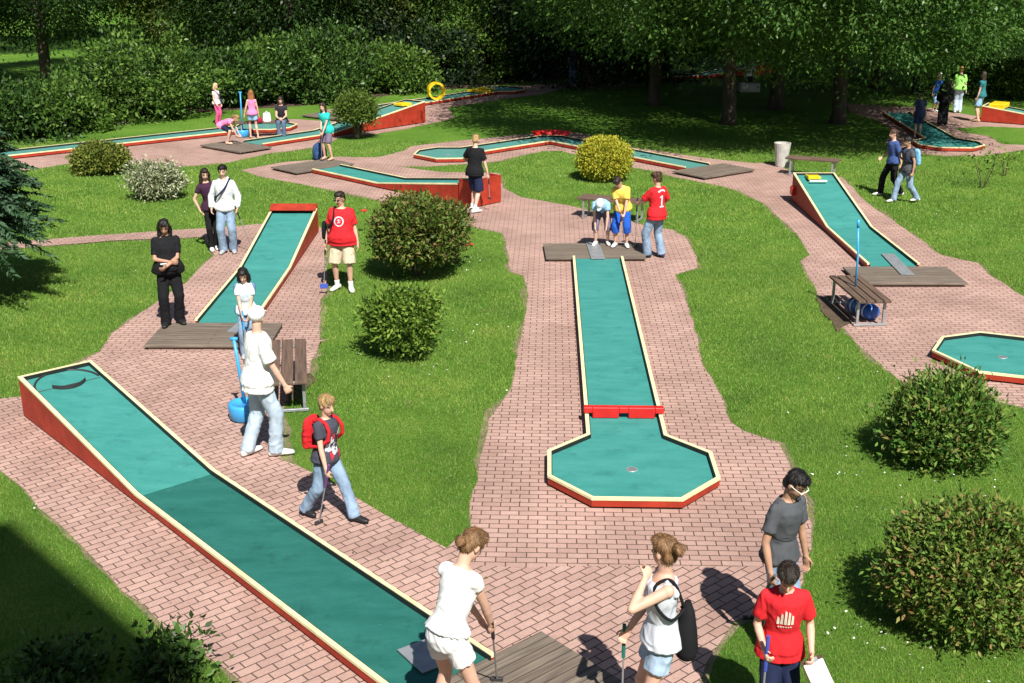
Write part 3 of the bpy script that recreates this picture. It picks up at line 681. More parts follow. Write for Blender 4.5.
# little standard tree
r = empty('small_tree', at(357, 139)); tag(r, 'little tree with a round crown on a short stem before the red ramp', 'tree')
link('crown', leaf_mesh('crown', *bush_cloud(.56, .54, .48, .92, 8000, .085, seed=31, amp=.3, spread=.22, low=-.8, per=12)), LEAF['small'], r)
q = stems(5, .8, .05, .35, 5); q.tube([(0, 0, 0), (.02, 0, .3), (0, .02, .7)], [.1, .08, .06], 8); q.build('trunk', bark_m, r, smooth=True)
# blue-green tree at the left edge: drooping compound leaves
def frond_cloud(seed, n_br, R, z0, z1):
    g = np.random.default_rng(seed); Ps, Ds, Ls, Ws = [], [], [], []
    for i in range(n_br):
        a = g.uniform(0, 2 * PI); z = g.uniform(z0, z1); t = (z - z0) / (z1 - z0); rr = R * (1 - .75 * t ** 1.4) * g.uniform(.55, 1.08)
        b = np.array([math.cos(a) * rr * .55, math.sin(a) * rr * .55, z]); d = np.array([math.cos(a), math.sin(a), g.uniform(-.15, .5)]); d /= np.linalg.norm(d)
        L = rr * .6 + .15; s = np.cross(d, [0, 0, 1]); s /= np.linalg.norm(s)
        for k in range(26):
            u = k / 25; p = b + d * L * u + np.array([0, 0, -.28 * u * u * L])
            for sg in (-1, 1):
                dd = d * .55 + s * sg * .8 + np.array([0, 0, -.3]) + g.normal(size=3) * .12
                Ps.append(p); Ds.append(dd / np.linalg.norm(dd)); l = .2 * (1 - .55 * abs(u - .4)) * g.uniform(.8, 1.15); Ls.append(l); Ws.append(l * .3)
    return np.array(Ps), np.array(Ds), np.array(Ls), np.array(Ws)
r = empty('sumac_tree', (-9.45, 19.0, 0)); tag(r, 'blue-green tree with feathery drooping leaves at the left edge, over its dark round shadow', 'tree')
link('crown', leaf_mesh('crown', *frond_cloud(41, 900, 1.55, 1.15, 3.7)), LEAF['blue'], r)
q = stems(6, 2.4, .05, .7, 9); q.tube([(0, 0, 0), (.03, 0, .8), (0, .04, 2.6)], [.09, .07, .03], 8); q.build('trunk', bark_m, r, smooth=True)
# sapling on the right lawn, sprouts
def sprout(label, C, h, n, lm, seed, name='sapling'):
    r = empty(name, (C[0], C[1], 0)); tag(r, label, 'sapling' if name == 'sapling' else 'plant')
    stems(4, h, .012, h * .55, seed).build('stems', bark_m, r)
    g = np.random.default_rng(seed); P = g.normal(size=(n, 3)) * np.array([h * .32, h * .32, h * .2]) + np.array([0, 0, h * .8]); D = unit(g.normal(size=(n, 3)) + np.array([0, 0, .4]))
    link('foliage', leaf_mesh('foliage', P, D, g.uniform(.07, .12, n), g.uniform(.035, .055, n)), lm, r)
sprout('thin sapling with few leaves on the right lawn in front of the shaded octagon', at(982, 188), .85, 110, LEAF['bush_mid'], 51)
sprout('small loose sapling on the lawn right of the thin one', at(1005, 176), .6, 70, LEAF['bush_mid'], 52)
# shrubs in the building's shade, lower left
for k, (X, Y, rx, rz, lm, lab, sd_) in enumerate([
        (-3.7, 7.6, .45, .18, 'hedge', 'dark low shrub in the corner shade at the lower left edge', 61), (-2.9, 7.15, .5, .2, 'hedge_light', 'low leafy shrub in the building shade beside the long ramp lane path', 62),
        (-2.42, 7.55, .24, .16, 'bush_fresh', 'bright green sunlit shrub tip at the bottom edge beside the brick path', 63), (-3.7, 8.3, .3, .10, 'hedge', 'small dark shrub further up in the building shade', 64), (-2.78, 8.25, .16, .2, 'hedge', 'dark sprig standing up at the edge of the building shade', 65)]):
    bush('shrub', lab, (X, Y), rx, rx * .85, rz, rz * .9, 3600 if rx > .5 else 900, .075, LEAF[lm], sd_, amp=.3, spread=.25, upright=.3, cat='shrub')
# ---- shrub border in the back, one by one
hb = [  # u, v of the foot, radius, height, material, label
    (-25, 142, 1.8, 1.6, 'hedge', 'dark border shrub cut by the left edge'), (22, 137, 1.6, 1.25, 'hedge', 'dark border shrub second from the left edge'),
    (57, 131, 1.35, 1.45, 'hedge_light', 'lighter green rounded border shrub near the left edge'), (95, 122, 1.6, 1.6, 'hedge', 'low dark border shrub left of the widest one'),
    (138, 121, 1.75, 2.2, 'hedge_light', 'wide bright border shrub behind the long low lane'), (182, 112, 1.75, 2.5, 'hedge', 'tall dark border shrub behind the girl with pink trousers'),
    (224, 108, 1.7, 2.3, 'hedge', 'dark border shrub behind the girl with red hair'), (268, 106, 1.75, 2.5, 'hedge_light', 'glossy border shrub behind the dark-haired sitting woman'),
    (312, 104, 1.8, 2.35, 'hedge', 'dark border shrub behind the woman in turquoise'), (352, 96, 1.7, 1.9, 'hedge_light', 'low pale border shrub behind the little round tree'),
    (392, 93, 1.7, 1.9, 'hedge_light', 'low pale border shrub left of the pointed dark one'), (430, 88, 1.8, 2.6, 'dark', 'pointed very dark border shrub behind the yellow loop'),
    (474, 83, 2.4, 3.9, 'hedge_light', 'tall bright border shrub right behind the yellow loop'), (514, 79, 2.4, 3.9, 'hedge_light', 'tall bright border shrub at the right end of the row'),
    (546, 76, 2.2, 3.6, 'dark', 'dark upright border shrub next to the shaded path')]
for k, (u, v, rr, h, lm, lab) in enumerate(hb):
    C = at(u, v) + Vector((0, rr * (.4 + .5 * (k % 2)), 0))
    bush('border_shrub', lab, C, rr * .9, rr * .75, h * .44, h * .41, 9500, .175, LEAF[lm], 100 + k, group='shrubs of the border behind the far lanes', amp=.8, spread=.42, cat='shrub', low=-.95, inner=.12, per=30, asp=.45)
for k, (u, v, rr, h, lab) in enumerate([(985, 96, 2.0, 1.3, 'low sunlit border shrub behind the far right ramp'), (1032, 98, 2.0, 1.4, 'low border shrub at the right edge behind the far ramp')]):
    bush('border_shrub', lab, at(u, v), rr, rr * .6, h * .53, h * .5, 7000, .12, LEAF['hedge_light'], 130 + k, group='shrubs of the border behind the far lanes', amp=.25, spread=.35, cat='shrub')

# ---- trees
def crown_cloud(seed, R, H, zc, n_cl, per, leaf, low=-.8, shell=.55, cl=1.0):
    g = np.random.default_rng(seed); D = unit(g.normal(size=(n_cl * 2, 3))); D = D[D[:, 2] > low][:n_cl]; m = len(D)
    f = lumps(D, 22, .28, seed + 2); rad = g.uniform(shell, 1.0, m) ** .6 * f
    C = D * rad[:, None] * np.array([R, R, H]) + np.array([0, 0, zc])
    P = np.repeat(C, per, 0); Dn = np.repeat(D, per, 0)
    s = np.repeat(g.uniform(.5, 1.15, m) * cl, per)[:, None]
    off = g.normal(size=P.shape) * np.array([.55, .55, .38]) * s
    P = P + off
    d = unit(off * 1.2 + Dn * .4 + g.normal(size=P.shape) * .5 + np.array([0, 0, -.25]))
    L = leaf * g.uniform(.7, 1.3, len(P)); return P, d, L, L * .46
def trunk_mb(seed, h, r, R, zc, H):
    g = random.Random(seed); mb = MB(); top = Vector((g.uniform(-.3, .3), g.uniform(-.3, .3), h))
    mb.tube([(0, 0, -.1), (0.02, 0, .35), top * .4, top * .75, top], [r * 1.5, r * 1.05, r * .95, r * .75, r * .35], 10)
    for i in range(9):
        a = 2 * PI * i / 9 + g.uniform(-.3, .3); z = h * g.uniform(.35, .9); e = R * g.uniform(.55, .85); up = g.uniform(.25, .9)
        b = top * (z / h); p1 = b + Vector((math.cos(a) * e * .45, math.sin(a) * e * .45, e * .35 * up)); p2 = b + Vector((math.cos(a + .2) * e, math.sin(a + .2) * e, e * .45 * up + .2))
        mb.tube([b, p1, p2], [r * .42, r * .28, r * .08], 6)
    return mb
TREES = {}
def tree_kind(key, seed, R, H, zc, n_cl, per, leaf, lm, th, tr, **kw):
    me = leaf_mesh('crown', *crown_cloud(seed, R, H, zc, n_cl, per, leaf, **kw)); me.materials.append(LEAF[lm])
    t = trunk_mb(seed, th, tr, R, zc, H).build('trunk', bark_m, None, smooth=True); tm = t.data; bpy.data.objects.remove(t)
    TREES[key] = (me, tm)
tree_kind('broad', 201, 8.0, 4.4, 6.6, 1000, 115, .165, 'tree_a', 8.5, .22, low=-.95, cl=1.1)
tree_kind('round', 202, 5.0, 4.2, 6.2, 480, 110, .17, 'tree_a', 7.5, .24, low=-.95, cl=1.05)
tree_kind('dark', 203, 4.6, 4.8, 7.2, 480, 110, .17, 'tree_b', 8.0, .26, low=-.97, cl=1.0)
tree_kind('shade_toned', 204, 3.2, 5.0, 5.0, 460, 60, .2, 'dark', 8.0, .24, low=-1, cl=.9, shell=.35)  # near-black leaf colour stands in for shade cast by higher crowns
tree_kind('pale', 205, 4.6, 4.4, 6.6, 480, 100, .17, 'tree_y', 7.5, .22, low=-.95, cl=1.0)
TREE_COUNT = 0
def tree(key, X, Y, rz, sc, label, off=None, csc=None):
    r = empty('tree', (X, Y, 0), rz); r.scale = (sc, sc, sc); tag(r, label, 'tree', 'trees at the back of the park')
    for nm, me in zip(('crown', 'trunk'), TREES[key]):
        o = bpy.data.objects.new(nm, me); COL.objects.link(o); o.parent = r
        if nm == 'crown' and off: o.location = off; o.scale = csc
for a in [
    ('broad', 7.2, 39.6, 0, 1.0, 'broad leafy tree with bright low branches, its trunk nearest the litter bin', (-.7, -2.1, 1.1), (.95, .95, .92)),
    ('broad', 10.9, 39.8, 0, 1.0, 'broad tree with a thick dark trunk left of the players in the shade', (-.9, -3.4, .7), (.72, .78, .72)),
    ('round', 9.6, 43.4, 1.2, 1.0, 'round tree whose trunk stands just left of the thick dark trunk'),
    ('round', 15.2, 50.0, .4, .95, 'leafy tree behind the players in the shade'),
    ('broad', 19.2, 48.5, 4.0, .9, 'leafy tree behind the woman in the light green top'),
    ('dark', 23.0, 46.0, 2.2, 1.1, 'very dark tree at the upper right corner'),
    ('shade_toned', 3.2, 51.0, 0, 1.1, 'evergreen, shade put into its near-black leaf colour, over the shaded path in the upper middle'),
    ('shade_toned', 5.9, 52.5, 2.0, 1.1, 'evergreen with shade coloured into its near-black leaves, right of the shaded path'),
    ('round', 5.3, 44.6, 5.1, .9, 'tree in deep shade right of the yellow loop lane'),
    ('dark', 7.0, 56.0, .9, 1.1, 'dark tree closing the view behind the shaded lawn'), ('dark', 13.5, 58.0, 1.9, 1.1, 'dark tree behind the round tree in the right half'),
    ('pale', 17.0, 57.0, 3.0, 1.0, 'paler tree far behind the players in the shade'), ('round', 26.5, 58.0, 0.3, 1.0, 'tree far back at the right, beyond the pink house'),
    ('dark', -24.0, 47.0, 0, .9, 'dark tree hanging into the upper left corner'), ('dark', -20.5, 53.0, 2.6, .9, 'dark tree over the sunlit lawn at the upper left', (0, 0, -.6), (1.15, 1.15, 1)),
    ('pale', -13.5, 55.0, 1.0, .95, 'yellowish tree above the border shrubs at the left', (0, 0, -1.3), (1, 1, 1)), ('dark', -9.6, 52.0, 4.2, .95, 'dark tree above the girl with red hair', (0, 0, -1.7), (1, 1, 1)),
    ('pale', -6.6, 56.5, 2.2, 1.0, 'yellow-flecked tree above the little round tree', (0, 0, -1.5), (1, 1, 1)), ('round', -3.5, 57.5, .7, .95, 'green tree behind the tall bright border shrubs', (0, 0, -1), (1, 1, 1)),
    ('dark', -16.5, 64.0, 5.0, 1.1, 'dark tree far back behind the sunlit strip of lawn'), ('dark', -30.0, 66.0, 1.5, 1.2, 'dark tree far back at the left edge'),
    ('round', -23.0, 78.0, 1.5, 1.2, 'round tree beyond the far sunlit lawn'), ('dark', -10.0, 76.0, .5, 1.3, 'dark tree in the last row behind the pale one'), ('round', 0.5, 66.0, 3.1, 1.2, 'green tree of the last row behind the shaded path'),
    ('dark', 20.0, 72.0, 3.5, 1.2, 'dark tree of the last row behind the pink house'), ('dark', 34.0, 66.0, 2.5, 1.2, 'dark tree beyond the right edge shrubs')]:
    tree(*a)
wood = []
for k in range(46):
    X = -90 + 180 * k / 45 + rng.uniform(-1, 1); Y = 128 + rng.uniform(-4, 4)
    P_, D_, L_, W_ = crown_cloud(300 + k, 5, 5.5, 5.2, 60, 14, .75, low=-1, cl=1.6); wood.append((P_ + np.array([X, Y, 0]), D_, L_, W_))
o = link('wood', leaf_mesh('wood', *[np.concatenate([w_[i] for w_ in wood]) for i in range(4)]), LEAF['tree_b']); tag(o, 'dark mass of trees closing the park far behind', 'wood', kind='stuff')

# pink house glimpsed between the trees
r = empty('house', (25.6, 75, 0), .25); tag(r, 'pinkish rendered house glimpsed between the trees at the upper right', 'house')
wm = mat('pink_render', (.50, .34, .28), .9, .1, 2, .1); rm = mat('roof_tile', (.28, .09, .05), .8, .25, 6, .3)
MB().box(-5, 5, 0, 8, 0, 6).build('wall', wm, r)
MB().add([(-5.4, -.4, 5.95), (5.4, -.4, 5.95), (5.4, 8.4, 5.95), (-5.4, 8.4, 5.95), (-5.4, 4, 9.2), (5.4, 4, 9.2)], [(0, 1, 5, 4), (2, 3, 4, 5), (0, 4, 3), (1, 2, 5), (3, 2, 1, 0)]).build('roof', rm, r)
gl = mat('window_glass', (.03, .04, .05), .1, .1, 2); fr = mat('window_white', (.7, .7, .68), .5, .05)
for x in (-3.4, -1.1, 1.1, 3.4):
    for z in (.9, 3.7):
        q = MB()
        q.box(x - .55, x + .55, -.05, -.002, z, z + .08).box(x - .55, x + .55, -.05, -.002, z + 1.32, z + 1.4).box(x - .55, x - .47, -.05, -.002, z + .08, z + 1.32).box(x + .47, x + .55, -.05, -.002, z + .08, z + 1.32)
        f = q.build('window', fr, r); MB().box(x - .47, x + .47, -.03, -.004, z + .08, z + 1.32).build('pane', gl, f)
# the building the view is taken from: its corner throws the shadow over the lower left lawn
Hb = 18.0; k_ = Hb / math.tan(SUN_EL)
cx, cy = at(10, 521)[:2]; A = Vector((cx + math.sin(SUN_PHI) * k_, cy - math.cos(SUN_PHI) * k_, 0))
e_ = (at(150, 640) - at(10, 521)).normalized(); fang = math.atan2(e_.y, e_.x)
r = empty('apartment_building', A, fang); tag(r, 'tall pale building behind the viewpoint whose corner shadow falls over the lower left lawn', 'building')
MB().box(0, 24, -14, 0, 0, Hb - .3).build('wall', mat('pale_render', (.5, .46, .4), .9, .1, 1, .1), r)
MB().box(0, 24.2, -14.2, 0, Hb - .297, Hb).build('roof', mat('roof_grey', (.2, .2, .2), .8, .1, 3), r)
for fl in range(5):
    for i in range(7):
        x = 1.6 + i * 3.2; z = .9 + fl * 3.4
        f = MB().box(x, x + 1.3, .002, .06, z, z + 1.6).build('window', fr, r); MB().box(x + .08, x + 1.22, .062, .07, z + .08, z + 1.52).build('pane', gl, f)

# ---- grass blades, daisies, poppies
def blades(n, box, seed, hmin=.025, hmax=.06):
    g = np.random.default_rng(seed); P = np.stack([g.uniform(box[0], box[1], n), g.uniform(box[2], box[3], n)], 1)
    keep = np.ones(n, bool)
    for poly in PAVED: keep &= ~inside(P, poly)
    # inside the view only
    keep &= (np.abs(P[:, 0]) < .47 * P[:, 1] + 1.2)
    return P[keep], g
Ps = []
P1_, g1 = blades(330000, (-6.5, 6.5, 7.3, 14), 1); P2_, g2 = blades(330000, (-10, 10, 14, 23), 2); P3_, g3 = blades(260000, (-15, 15, 23, 36), 3)
P_ = np.concatenate([P1_, P2_, P3_]); N = len(P_); g = np.random.default_rng(5)
dens = np.array([noise.noise((p[0] * .8, p[1] * .8, .5)) for p in P_[::1]]) if N < 2000000 else np.zeros(N)
h = (g.uniform(.018, .042, N) * (1 + .5 * dens))
wd = np.where(P_[:, 1] < 14, .006, np.where(P_[:, 1] < 23, .011, .018)); h *= np.where(P_[:, 1] < 14, 1, np.where(P_[:, 1] < 23, 1.15, 1.3))
a = g.uniform(0, 2 * PI, N); ln = g.normal(size=(N, 2)) * .45 * h[:, None]
V = np.zeros((N, 3, 3), np.float32)
V[:, 0, :2] = P_ + np.stack([np.cos(a), np.sin(a)], 1) * wd[:, None] * .5; V[:, 1, :2] = P_ - np.stack([np.cos(a), np.sin(a)], 1) * wd[:, None] * .5
V[:, 2, :2] = P_ + ln; V[:, 2, 2] = h
gm = leaf_mat('grass_blade', [(.11, .205, .032), (.185, .315, .048), (.27, .39, .08), (.14, .26, .036), (.35, .36, .12)], .3, .6, .25)
t_ = gm.node_tree; n_ = t_.nodes; pb = n_['Principled BSDF']; src = pb.inputs['Base Color'].links[0].from_socket
tc = n_.new('ShaderNodeTexCoord'); nz = n_.new('ShaderNodeTexNoise'); nz.inputs['Scale'].default_value = .9; nz.inputs['Detail'].default_value = 6; nz.inputs['Roughness'].default_value = .7; t_.links.new(tc.outputs['Object'], nz.inputs['Vector'])
rp_ = n_.new('ShaderNodeValToRGB'); e0, e1 = rp_.color_ramp.elements; e0.position = .3; e0.color = (.62, .72, .7, 1); e1.position = .72; e1.color = (1.3, 1.12, 1.1, 1); e2 = rp_.color_ramp.elements.new(.5); e2.color = (.95, 1, .95, 1); t_.links.new(nz.outputs[0], rp_.inputs[0])
mx = n_.new('ShaderNodeMix'); mx.data_type = 'RGBA'; mx.blend_type = 'MULTIPLY'; mx.inputs[0].default_value = 1; t_.links.new(src, mx.inputs[6]); t_.links.new(rp_.outputs[0], mx.inputs[7])
n3 = n_.new('ShaderNodeTexNoise'); n3.inputs['Scale'].default_value = 1.7; n3.inputs['Detail'].default_value = 4; t_.links.new(tc.outputs['Object'], n3.inputs['Vector'])
r3 = n_.new('ShaderNodeValToRGB'); r3.color_ramp.elements[0].position = .64; r3.color_ramp.elements[0].color = (0, 0, 0, 1); r3.color_ramp.elements[1].position = .78; r3.color_ramp.elements[1].color = (.6, .6, .6, 1); t_.links.new(n3.outputs[0], r3.inputs[0])
m3 = n_.new('ShaderNodeMix'); m3.data_type = 'RGBA'; t_.links.new(r3.outputs[0], m3.inputs[0]); t_.links.new(mx.outputs[2], m3.inputs[6]); m3.inputs[7].default_value = (.27, .24, .09, 1)
t_.links.new(m3.outputs[2], pb.inputs['Base Color']); t_.links.new(m3.outputs[2], [x for x in n_ if x.type == 'BSDF_TRANSLUCENT'][0].inputs['Color'])
o = link('grass', fast_mesh('grass', V.reshape(-1, 3), N, 3), gm); tag(o, 'short green lawn grass growing between the brick paths', 'grass', kind='stuff')
# daisies
cl = [at(u, v) for u, v in [(470, 342), (455, 335), (455, 372), (420, 378), (930, 490), (945, 492), (900, 655), (935, 668), (840, 640), (915, 672), (460, 265), (560, 180), (900, 240), (960, 220), (190, 215), (60, 300), (840, 480), (905, 555)]]
g = np.random.default_rng(9); P = []
for c in cl:
    k = g.integers(6, 16); P.append(np.stack([c.x + g.normal(size=k) * .35, c.y + g.normal(size=k) * .5], 1))
P.append(np.stack([g.uniform(-10, 11, 150), g.uniform(9, 30, 150)], 1)); P = np.concatenate(P)
ok = np.ones(len(P), bool)
for poly in PAVED: ok &= ~inside(P, poly)
P = P[ok]; V = []
for p in P:
    rr = g.uniform(.007, .013); z = g.uniform(.045, .065); tx, ty = g.normal(size=2) * .3
    for k in range(6):
        t = k * PI / 3; x, y = math.cos(t) * rr, math.sin(t) * rr; V.append((p[0] + x, p[1] + y, z + x * tx + y * ty))
o = link('daisies', fast_mesh('daisies', np.array(V), len(P), 6), mat('daisy_white', (.72, .72, .68), .6, .05)); tag(o, 'tiny white daisies scattered over the lawns', 'flowers', kind='stuff')
pm = mat('poppy_red', (.6, .02, .02), .5, .1)
for k, (u, v, lab) in enumerate([(364, 211, 'red flower on a thin stem between the man in red and the big bush'), (616, 196, 'left red flower above the bench before the yellow-green bush'), (627, 196, 'right red flower above the bench before the yellow-green bush'), (470, 245, 'small red flower right of the big round bush')]):
    z = [.5, .55, .5, .3][k]; c = at(u, v, z); r = empty('red_flower', (c.x, c.y, 0)); tag(r, lab, 'flower', 'red flowers on thin stems')
    MB().tube([(0, 0, 0), (.02, 0, z * .6), (0, 0, z)], .007, 5).build('stem', LEAF['bush_mid'], r)
    q = MB()
    for j in range(5):
        t = j * 2 * PI / 5; q.ell((math.cos(t) * .035, math.sin(t) * .035, z + .01), .035, .035, .02)
    q.build('blossom', pm, r, smooth=True)

# a few dry leaves and bits lying on the pavers
k = 420; P = np.stack([g.uniform(-8, 8, k), g.uniform(7.5, 30, k), np.full(k, .021)], 1); D = unit(np.stack([g.normal(size=k), g.normal(size=k), g.normal(size=k) * .05 + .05], 1))
pv = np.zeros(k, bool)
for poly in PAVED: pv |= inside(P, poly)
P, D = P[pv], D[pv]; L = g.uniform(.02, .045, len(P))
o = link('fallen_leaves', leaf_mesh('fallen_leaves', P, D, L, L * .5), leaf_mat('leaf_dry', [(.10, .06, .025), (.17, .12, .04), (.12, .15, .04)], .1)); tag(o, 'dry leaves lying scattered on the brick paving', 'fallen leaves', kind='stuff')
# ================================================================== PEOPLE
PENDING = []   # objects whose mesh is grown into one surface at the end: (object, voxel, smoothing, fold amplitude, fold scale)
def cloth(name, col, var=.1, rough=.9, scale=9): return mat('cloth_' + name, col, rough, var, scale, .15, 140, spec=.15)
def jeans_mat():
    return cloth('jeans', (.22, .31, .43), .3, scale=6)
SK = mat('skin', (.62, .375, .275), .55, .08, 14, 0, spec=.35); SKT = mat('skin_tan', (.42, .235, .155), .55, .08, 14, spec=.35); SKP = mat('skin_pale', (.66, .42, .33), .55, .07, 14, spec=.35)
LIP = mat('lips', (.36, .12, .10), .5, .1); EYE = mat('eye_dark', (.03, .025, .02), .3, .1); WHITE_EYE = mat('eye_white', (.6, .58, .55), .4, .02)
HAIR = {k: mat('hair_' + k, c, .5, .4, 30, .5, 90, spec=.45, stretch=(1, 1, .2)) for k, c in dict(black=(.012, .01, .01), brown=(.075, .04, .022), dark=(.028, .018, .013), auburn=(.20, .105, .045), blond=(.42, .28, .12), fair=(.28, .17, .075), red=(.30, .12, .045), pale=(.62, .46, .24)).items()}
CL = dict(
    black=cloth('black', (.012, .012, .014)), dark=cloth('dark', (.03, .026, .035)), white=cloth('white', (.78, .78, .77), .04), hoodie=cloth('pale_grey', (.66, .68, .70), .05),
    red=cloth('red', (.62, .022, .03), .08), jeans=jeans_mat(), jeans_dark=cloth('dark_jeans', (.09, .13, .2), .3), beige=cloth('beige', (.55, .47, .34), .08), turq=cloth('turquoise', (.03, .48, .44), .1),
    violet=cloth('violet_grey', (.17, .14, .2), .15), pink=cloth('pink', (.78, .22, .42), .08), hot=cloth('hot_pink', (.75, .10, .27), .08), ltpink=cloth('light_pink', (.78, .6, .62), .05), navy=cloth('navy', (.016, .022, .06), .2),
    blue=cloth('blue', (.02, .10, .50), .1), ltblue=cloth('light_blue', (.28, .50, .72), .08), ice=cloth('ice_blue', (.62, .74, .80), .05), sleeve=cloth('blue_sleeve', (.14, .2, .38), .1), yellow=cloth('yellow', (.80, .55, .10), .06),
    grey=cloth('grey', (.075, .08, .09), .1), dgrey=cloth('dark_grey', (.06, .062, .085), .15), midblue=cloth('mid_blue', (.05, .09, .25), .15), green=cloth('light_green', (.30, .68, .14), .08), teal=cloth('teal', (.03, .16, .18), .15), ltjeans=cloth('light_jeans', (.42, .52, .62), .15),
    shade=cloth('shade_blue', (.04, .05, .13), .1), tank=cloth('tank_grey', (.55, .58, .64), .05), denim=cloth('denim_shorts', (.34, .45, .58), .3), wine=cloth('dark_purple', (.045, .018, .04), .15))
SHOE = dict(black=mat('shoe_black', (.015, .015, .016), .45, .1), white=mat('shoe_white', (.72, .72, .70), .5, .06), grey=mat('shoe_grey', (.33, .34, .36), .6, .15), navy=mat('shoe_navy', (.02, .03, .08), .5, .1), bare=SK, tan=mat('shoe_tan', (.5, .33, .22), .6, .1))
CAPW = cloth('cap_white', (.78, .77, .74), .04)

def rot_to(d, up=Vector((0, 0, 1))):
    """matrix whose Y axis points along d, Z close to up"""
    y = d.normalized(); x = y.cross(up)
    if x.length < 1e-3: x = Vector((1, 0, 0))
    x.normalize(); z = x.cross(y)
    return Matrix((x, y, z)).transposed()
def ik(a, t, l1, l2, pole):
    d = t - a; L = min(max(d.length, abs(l1 - l2) + .02), (l1 + l2) * .998); dn = d.normalized(); t = a + dn * L
    c = (l1 * l1 + L * L - l2 * l2) / (2 * l1 * L); c = max(-1, min(1, c)); p = pole - dn * pole.dot(dn)
    p = p.normalized() if p.length > 1e-4 else Vector((0, 0, 1)).cross(dn).normalized()
    return a + dn * (l1 * c) + p * (l1 * math.sqrt(1 - c * c)), t

class Person: pass
def person(label, C, face, H=1.72, lean=0, side=0, twist=0, hip=(0, 0, 0), feet=None, toes=(0, 0), hands=(None, None), poles=(None, None), head=(0, 0), girth=1.0,
           top=None, bottom=None, hair='dark', style='short', shoes='white', skin=None, child=0.0, z0=.014, cap=None, vox=None, socks=None, curl=(.5, .5), knee=None, extra=None, belt=None, glasses=False, group=None, fem=False):
    """label; C foot point; face = facing direction on the ground; lengths of the pose in metres of a 1.75 m person.
    hands/feet given as (right, left); x to the person's right, y forward, z up. head = (yaw to the right, pitch down) in degrees."""
    k = H / 1.75; hk = k ** .55; skin = skin or SK
    yaw = math.atan2(face[1], face[0]) - PI / 2
    dist = Vector((C[0], C[1])).length
    vx = vox or (.0085 if dist < 12 else .011 if dist < 20 else .015 if dist < 30 else .019)
    root = bpy.data.objects.new('person', bpy.data.meshes.new('person')); COL.objects.link(root)
    root.location = (C[0], C[1], z0); root.rotation_euler = (0, 0, yaw); tag(root, label, 'person', group)
    V = lambda p: Vector(p) * k
    lr, sr = math.radians(lean), math.radians(side); tw = math.radians(twist)
    hc = Vector((0, 0, .915)) + Vector(hip)
    if feet is None: feet = ((.095, .02, 0), (-.095, -.02, 0))
    # spine
    def frame(t):
        a = lr * (.55 + .45 * min(1, max(0, t / .3))); s_ = sr * (.4 + .6 * min(1, max(0, t / .4)))
        u = Vector((math.sin(s_), math.sin(a) * math.cos(s_), math.cos(a) * math.cos(s_))).normalized()
        yy = tw * min(1, max(0, t / .4)); r = Vector((math.cos(yy), -math.sin(yy), 0)); r = (r - u * r.dot(u)).normalized(); f = u.cross(r)
        return u, r, f
    N = 30; S = [hc.copy()]
    for i in range(N): S.append(S[-1] + frame(i * .02)[0] * .02)
    def sp(t):
        if t <= 0: return hc + frame(0)[0] * t
        i = min(N - 1, int(t / .02)); return S[i] + (S[i + 1] - S[i]) * (t / .02 - i)
    w_ = .92 if fem else 1.0; hw_ = 1.06 if fem else 1.0; ws = .88 if fem else 1.0
    SL = .92
    prof = [(-.09, .105 * hw_, .085), (-.03, .158 * hw_, .11), (.05, .16 * hw_, .112), (.15, .137 * ws, .098), (.25, .145 * w_, .105), (.36, .168 * w_, .115), (.44, .172 * w_, .105), (.50, .125 * w_, .078), (.535, .062, .058)]
    def torso(mb, t0, t1, grow, sq=1.0, flat=0):
        rs = []
        ts = sorted(set([t0, t1] + [p[0] for p in prof if t0 < p[0] < t1]))
        for t in ts:
            for i in range(len(prof) - 1):
                if prof[i][0] <= t <= prof[i + 1][0]:
                    a, b = prof[i], prof[i + 1]; q_ = (t - a[0]) / (b[0] - a[0]); rx, ry = (a[1] + (b[1] - a[1]) * q_) * SL, (a[2] + (b[2] - a[2]) * q_) * .95
            u, r, f = frame(t); g_ = girth if t < .42 else (girth * .6 + .4)
            gg = grow(t) if callable(grow) else grow
            fo = .012 * (1 if .2 < t < .46 else 0) * (1.6 if fem else 1)
            belly = max(0, girth - 1) * .22 * math.exp(-((t - .12) / .12) ** 2)
            rs.append((V(sp(t) + f * (fo + belly * .5)), r * ((rx * g_ + gg) * k), f * ((ry * g_ + gg + belly * .5) * k)))
        mb.rings(rs, 22)
    # legs
    hips = [sp(-.01) + frame(0)[1] * s * .088 for s in (1, -1)]
    ank, kn, toe = [], [], []
    for i in (0, 1):
        f = Vector(feet[i]); ta = math.radians(toes[i]); td = Vector((math.sin(ta), math.cos(ta), 0))
        A_ = f + Vector((0, 0, .085)); kp = Vector(knee[i]) if knee and knee[i] else td + Vector((0, .3, 0))
        K, A2 = ik(hips[i], A_, .435, .415, kp); ank.append(A2); kn.append(K); toe.append(td)
    # arms
    shp, elb, wri, hd = [], [], [], []
    for i, s in ((0, 1), (1, -1)):
        u, r, f = frame(.45); sh = sp(.455) + r * s * .152 * w_
        t = hands[i]
        t = Vector(t) if t is not None else Vector((s * .25, .05, .80)) + Vector(hip)
        pole = Vector(poles[i]) if poles[i] is not None else Vector((s * .5, -.8, -.25))
        E, W = ik(sh, t, .29, .25, pole); shp.append(sh); elb.append(E); wri.append(W); hd.append((W - E).normalized())
    # head
    un, rn, fn = frame(.5); nb = sp(.52); hy, hp = math.radians(head[0]), math.radians(head[1])
    base = Vector((math.sin(lr * 0), 1, 0)); by = tw
    fwd = Vector((math.sin(hy + by) * math.cos(hp), math.cos(hy + by) * math.cos(hp), -math.sin(hp))); rt = Vector((math.cos(hy + by), -math.sin(hy + by), 0)); hu = rt.cross(fwd)
    HM = Matrix((rt, fwd, hu)).transposed()
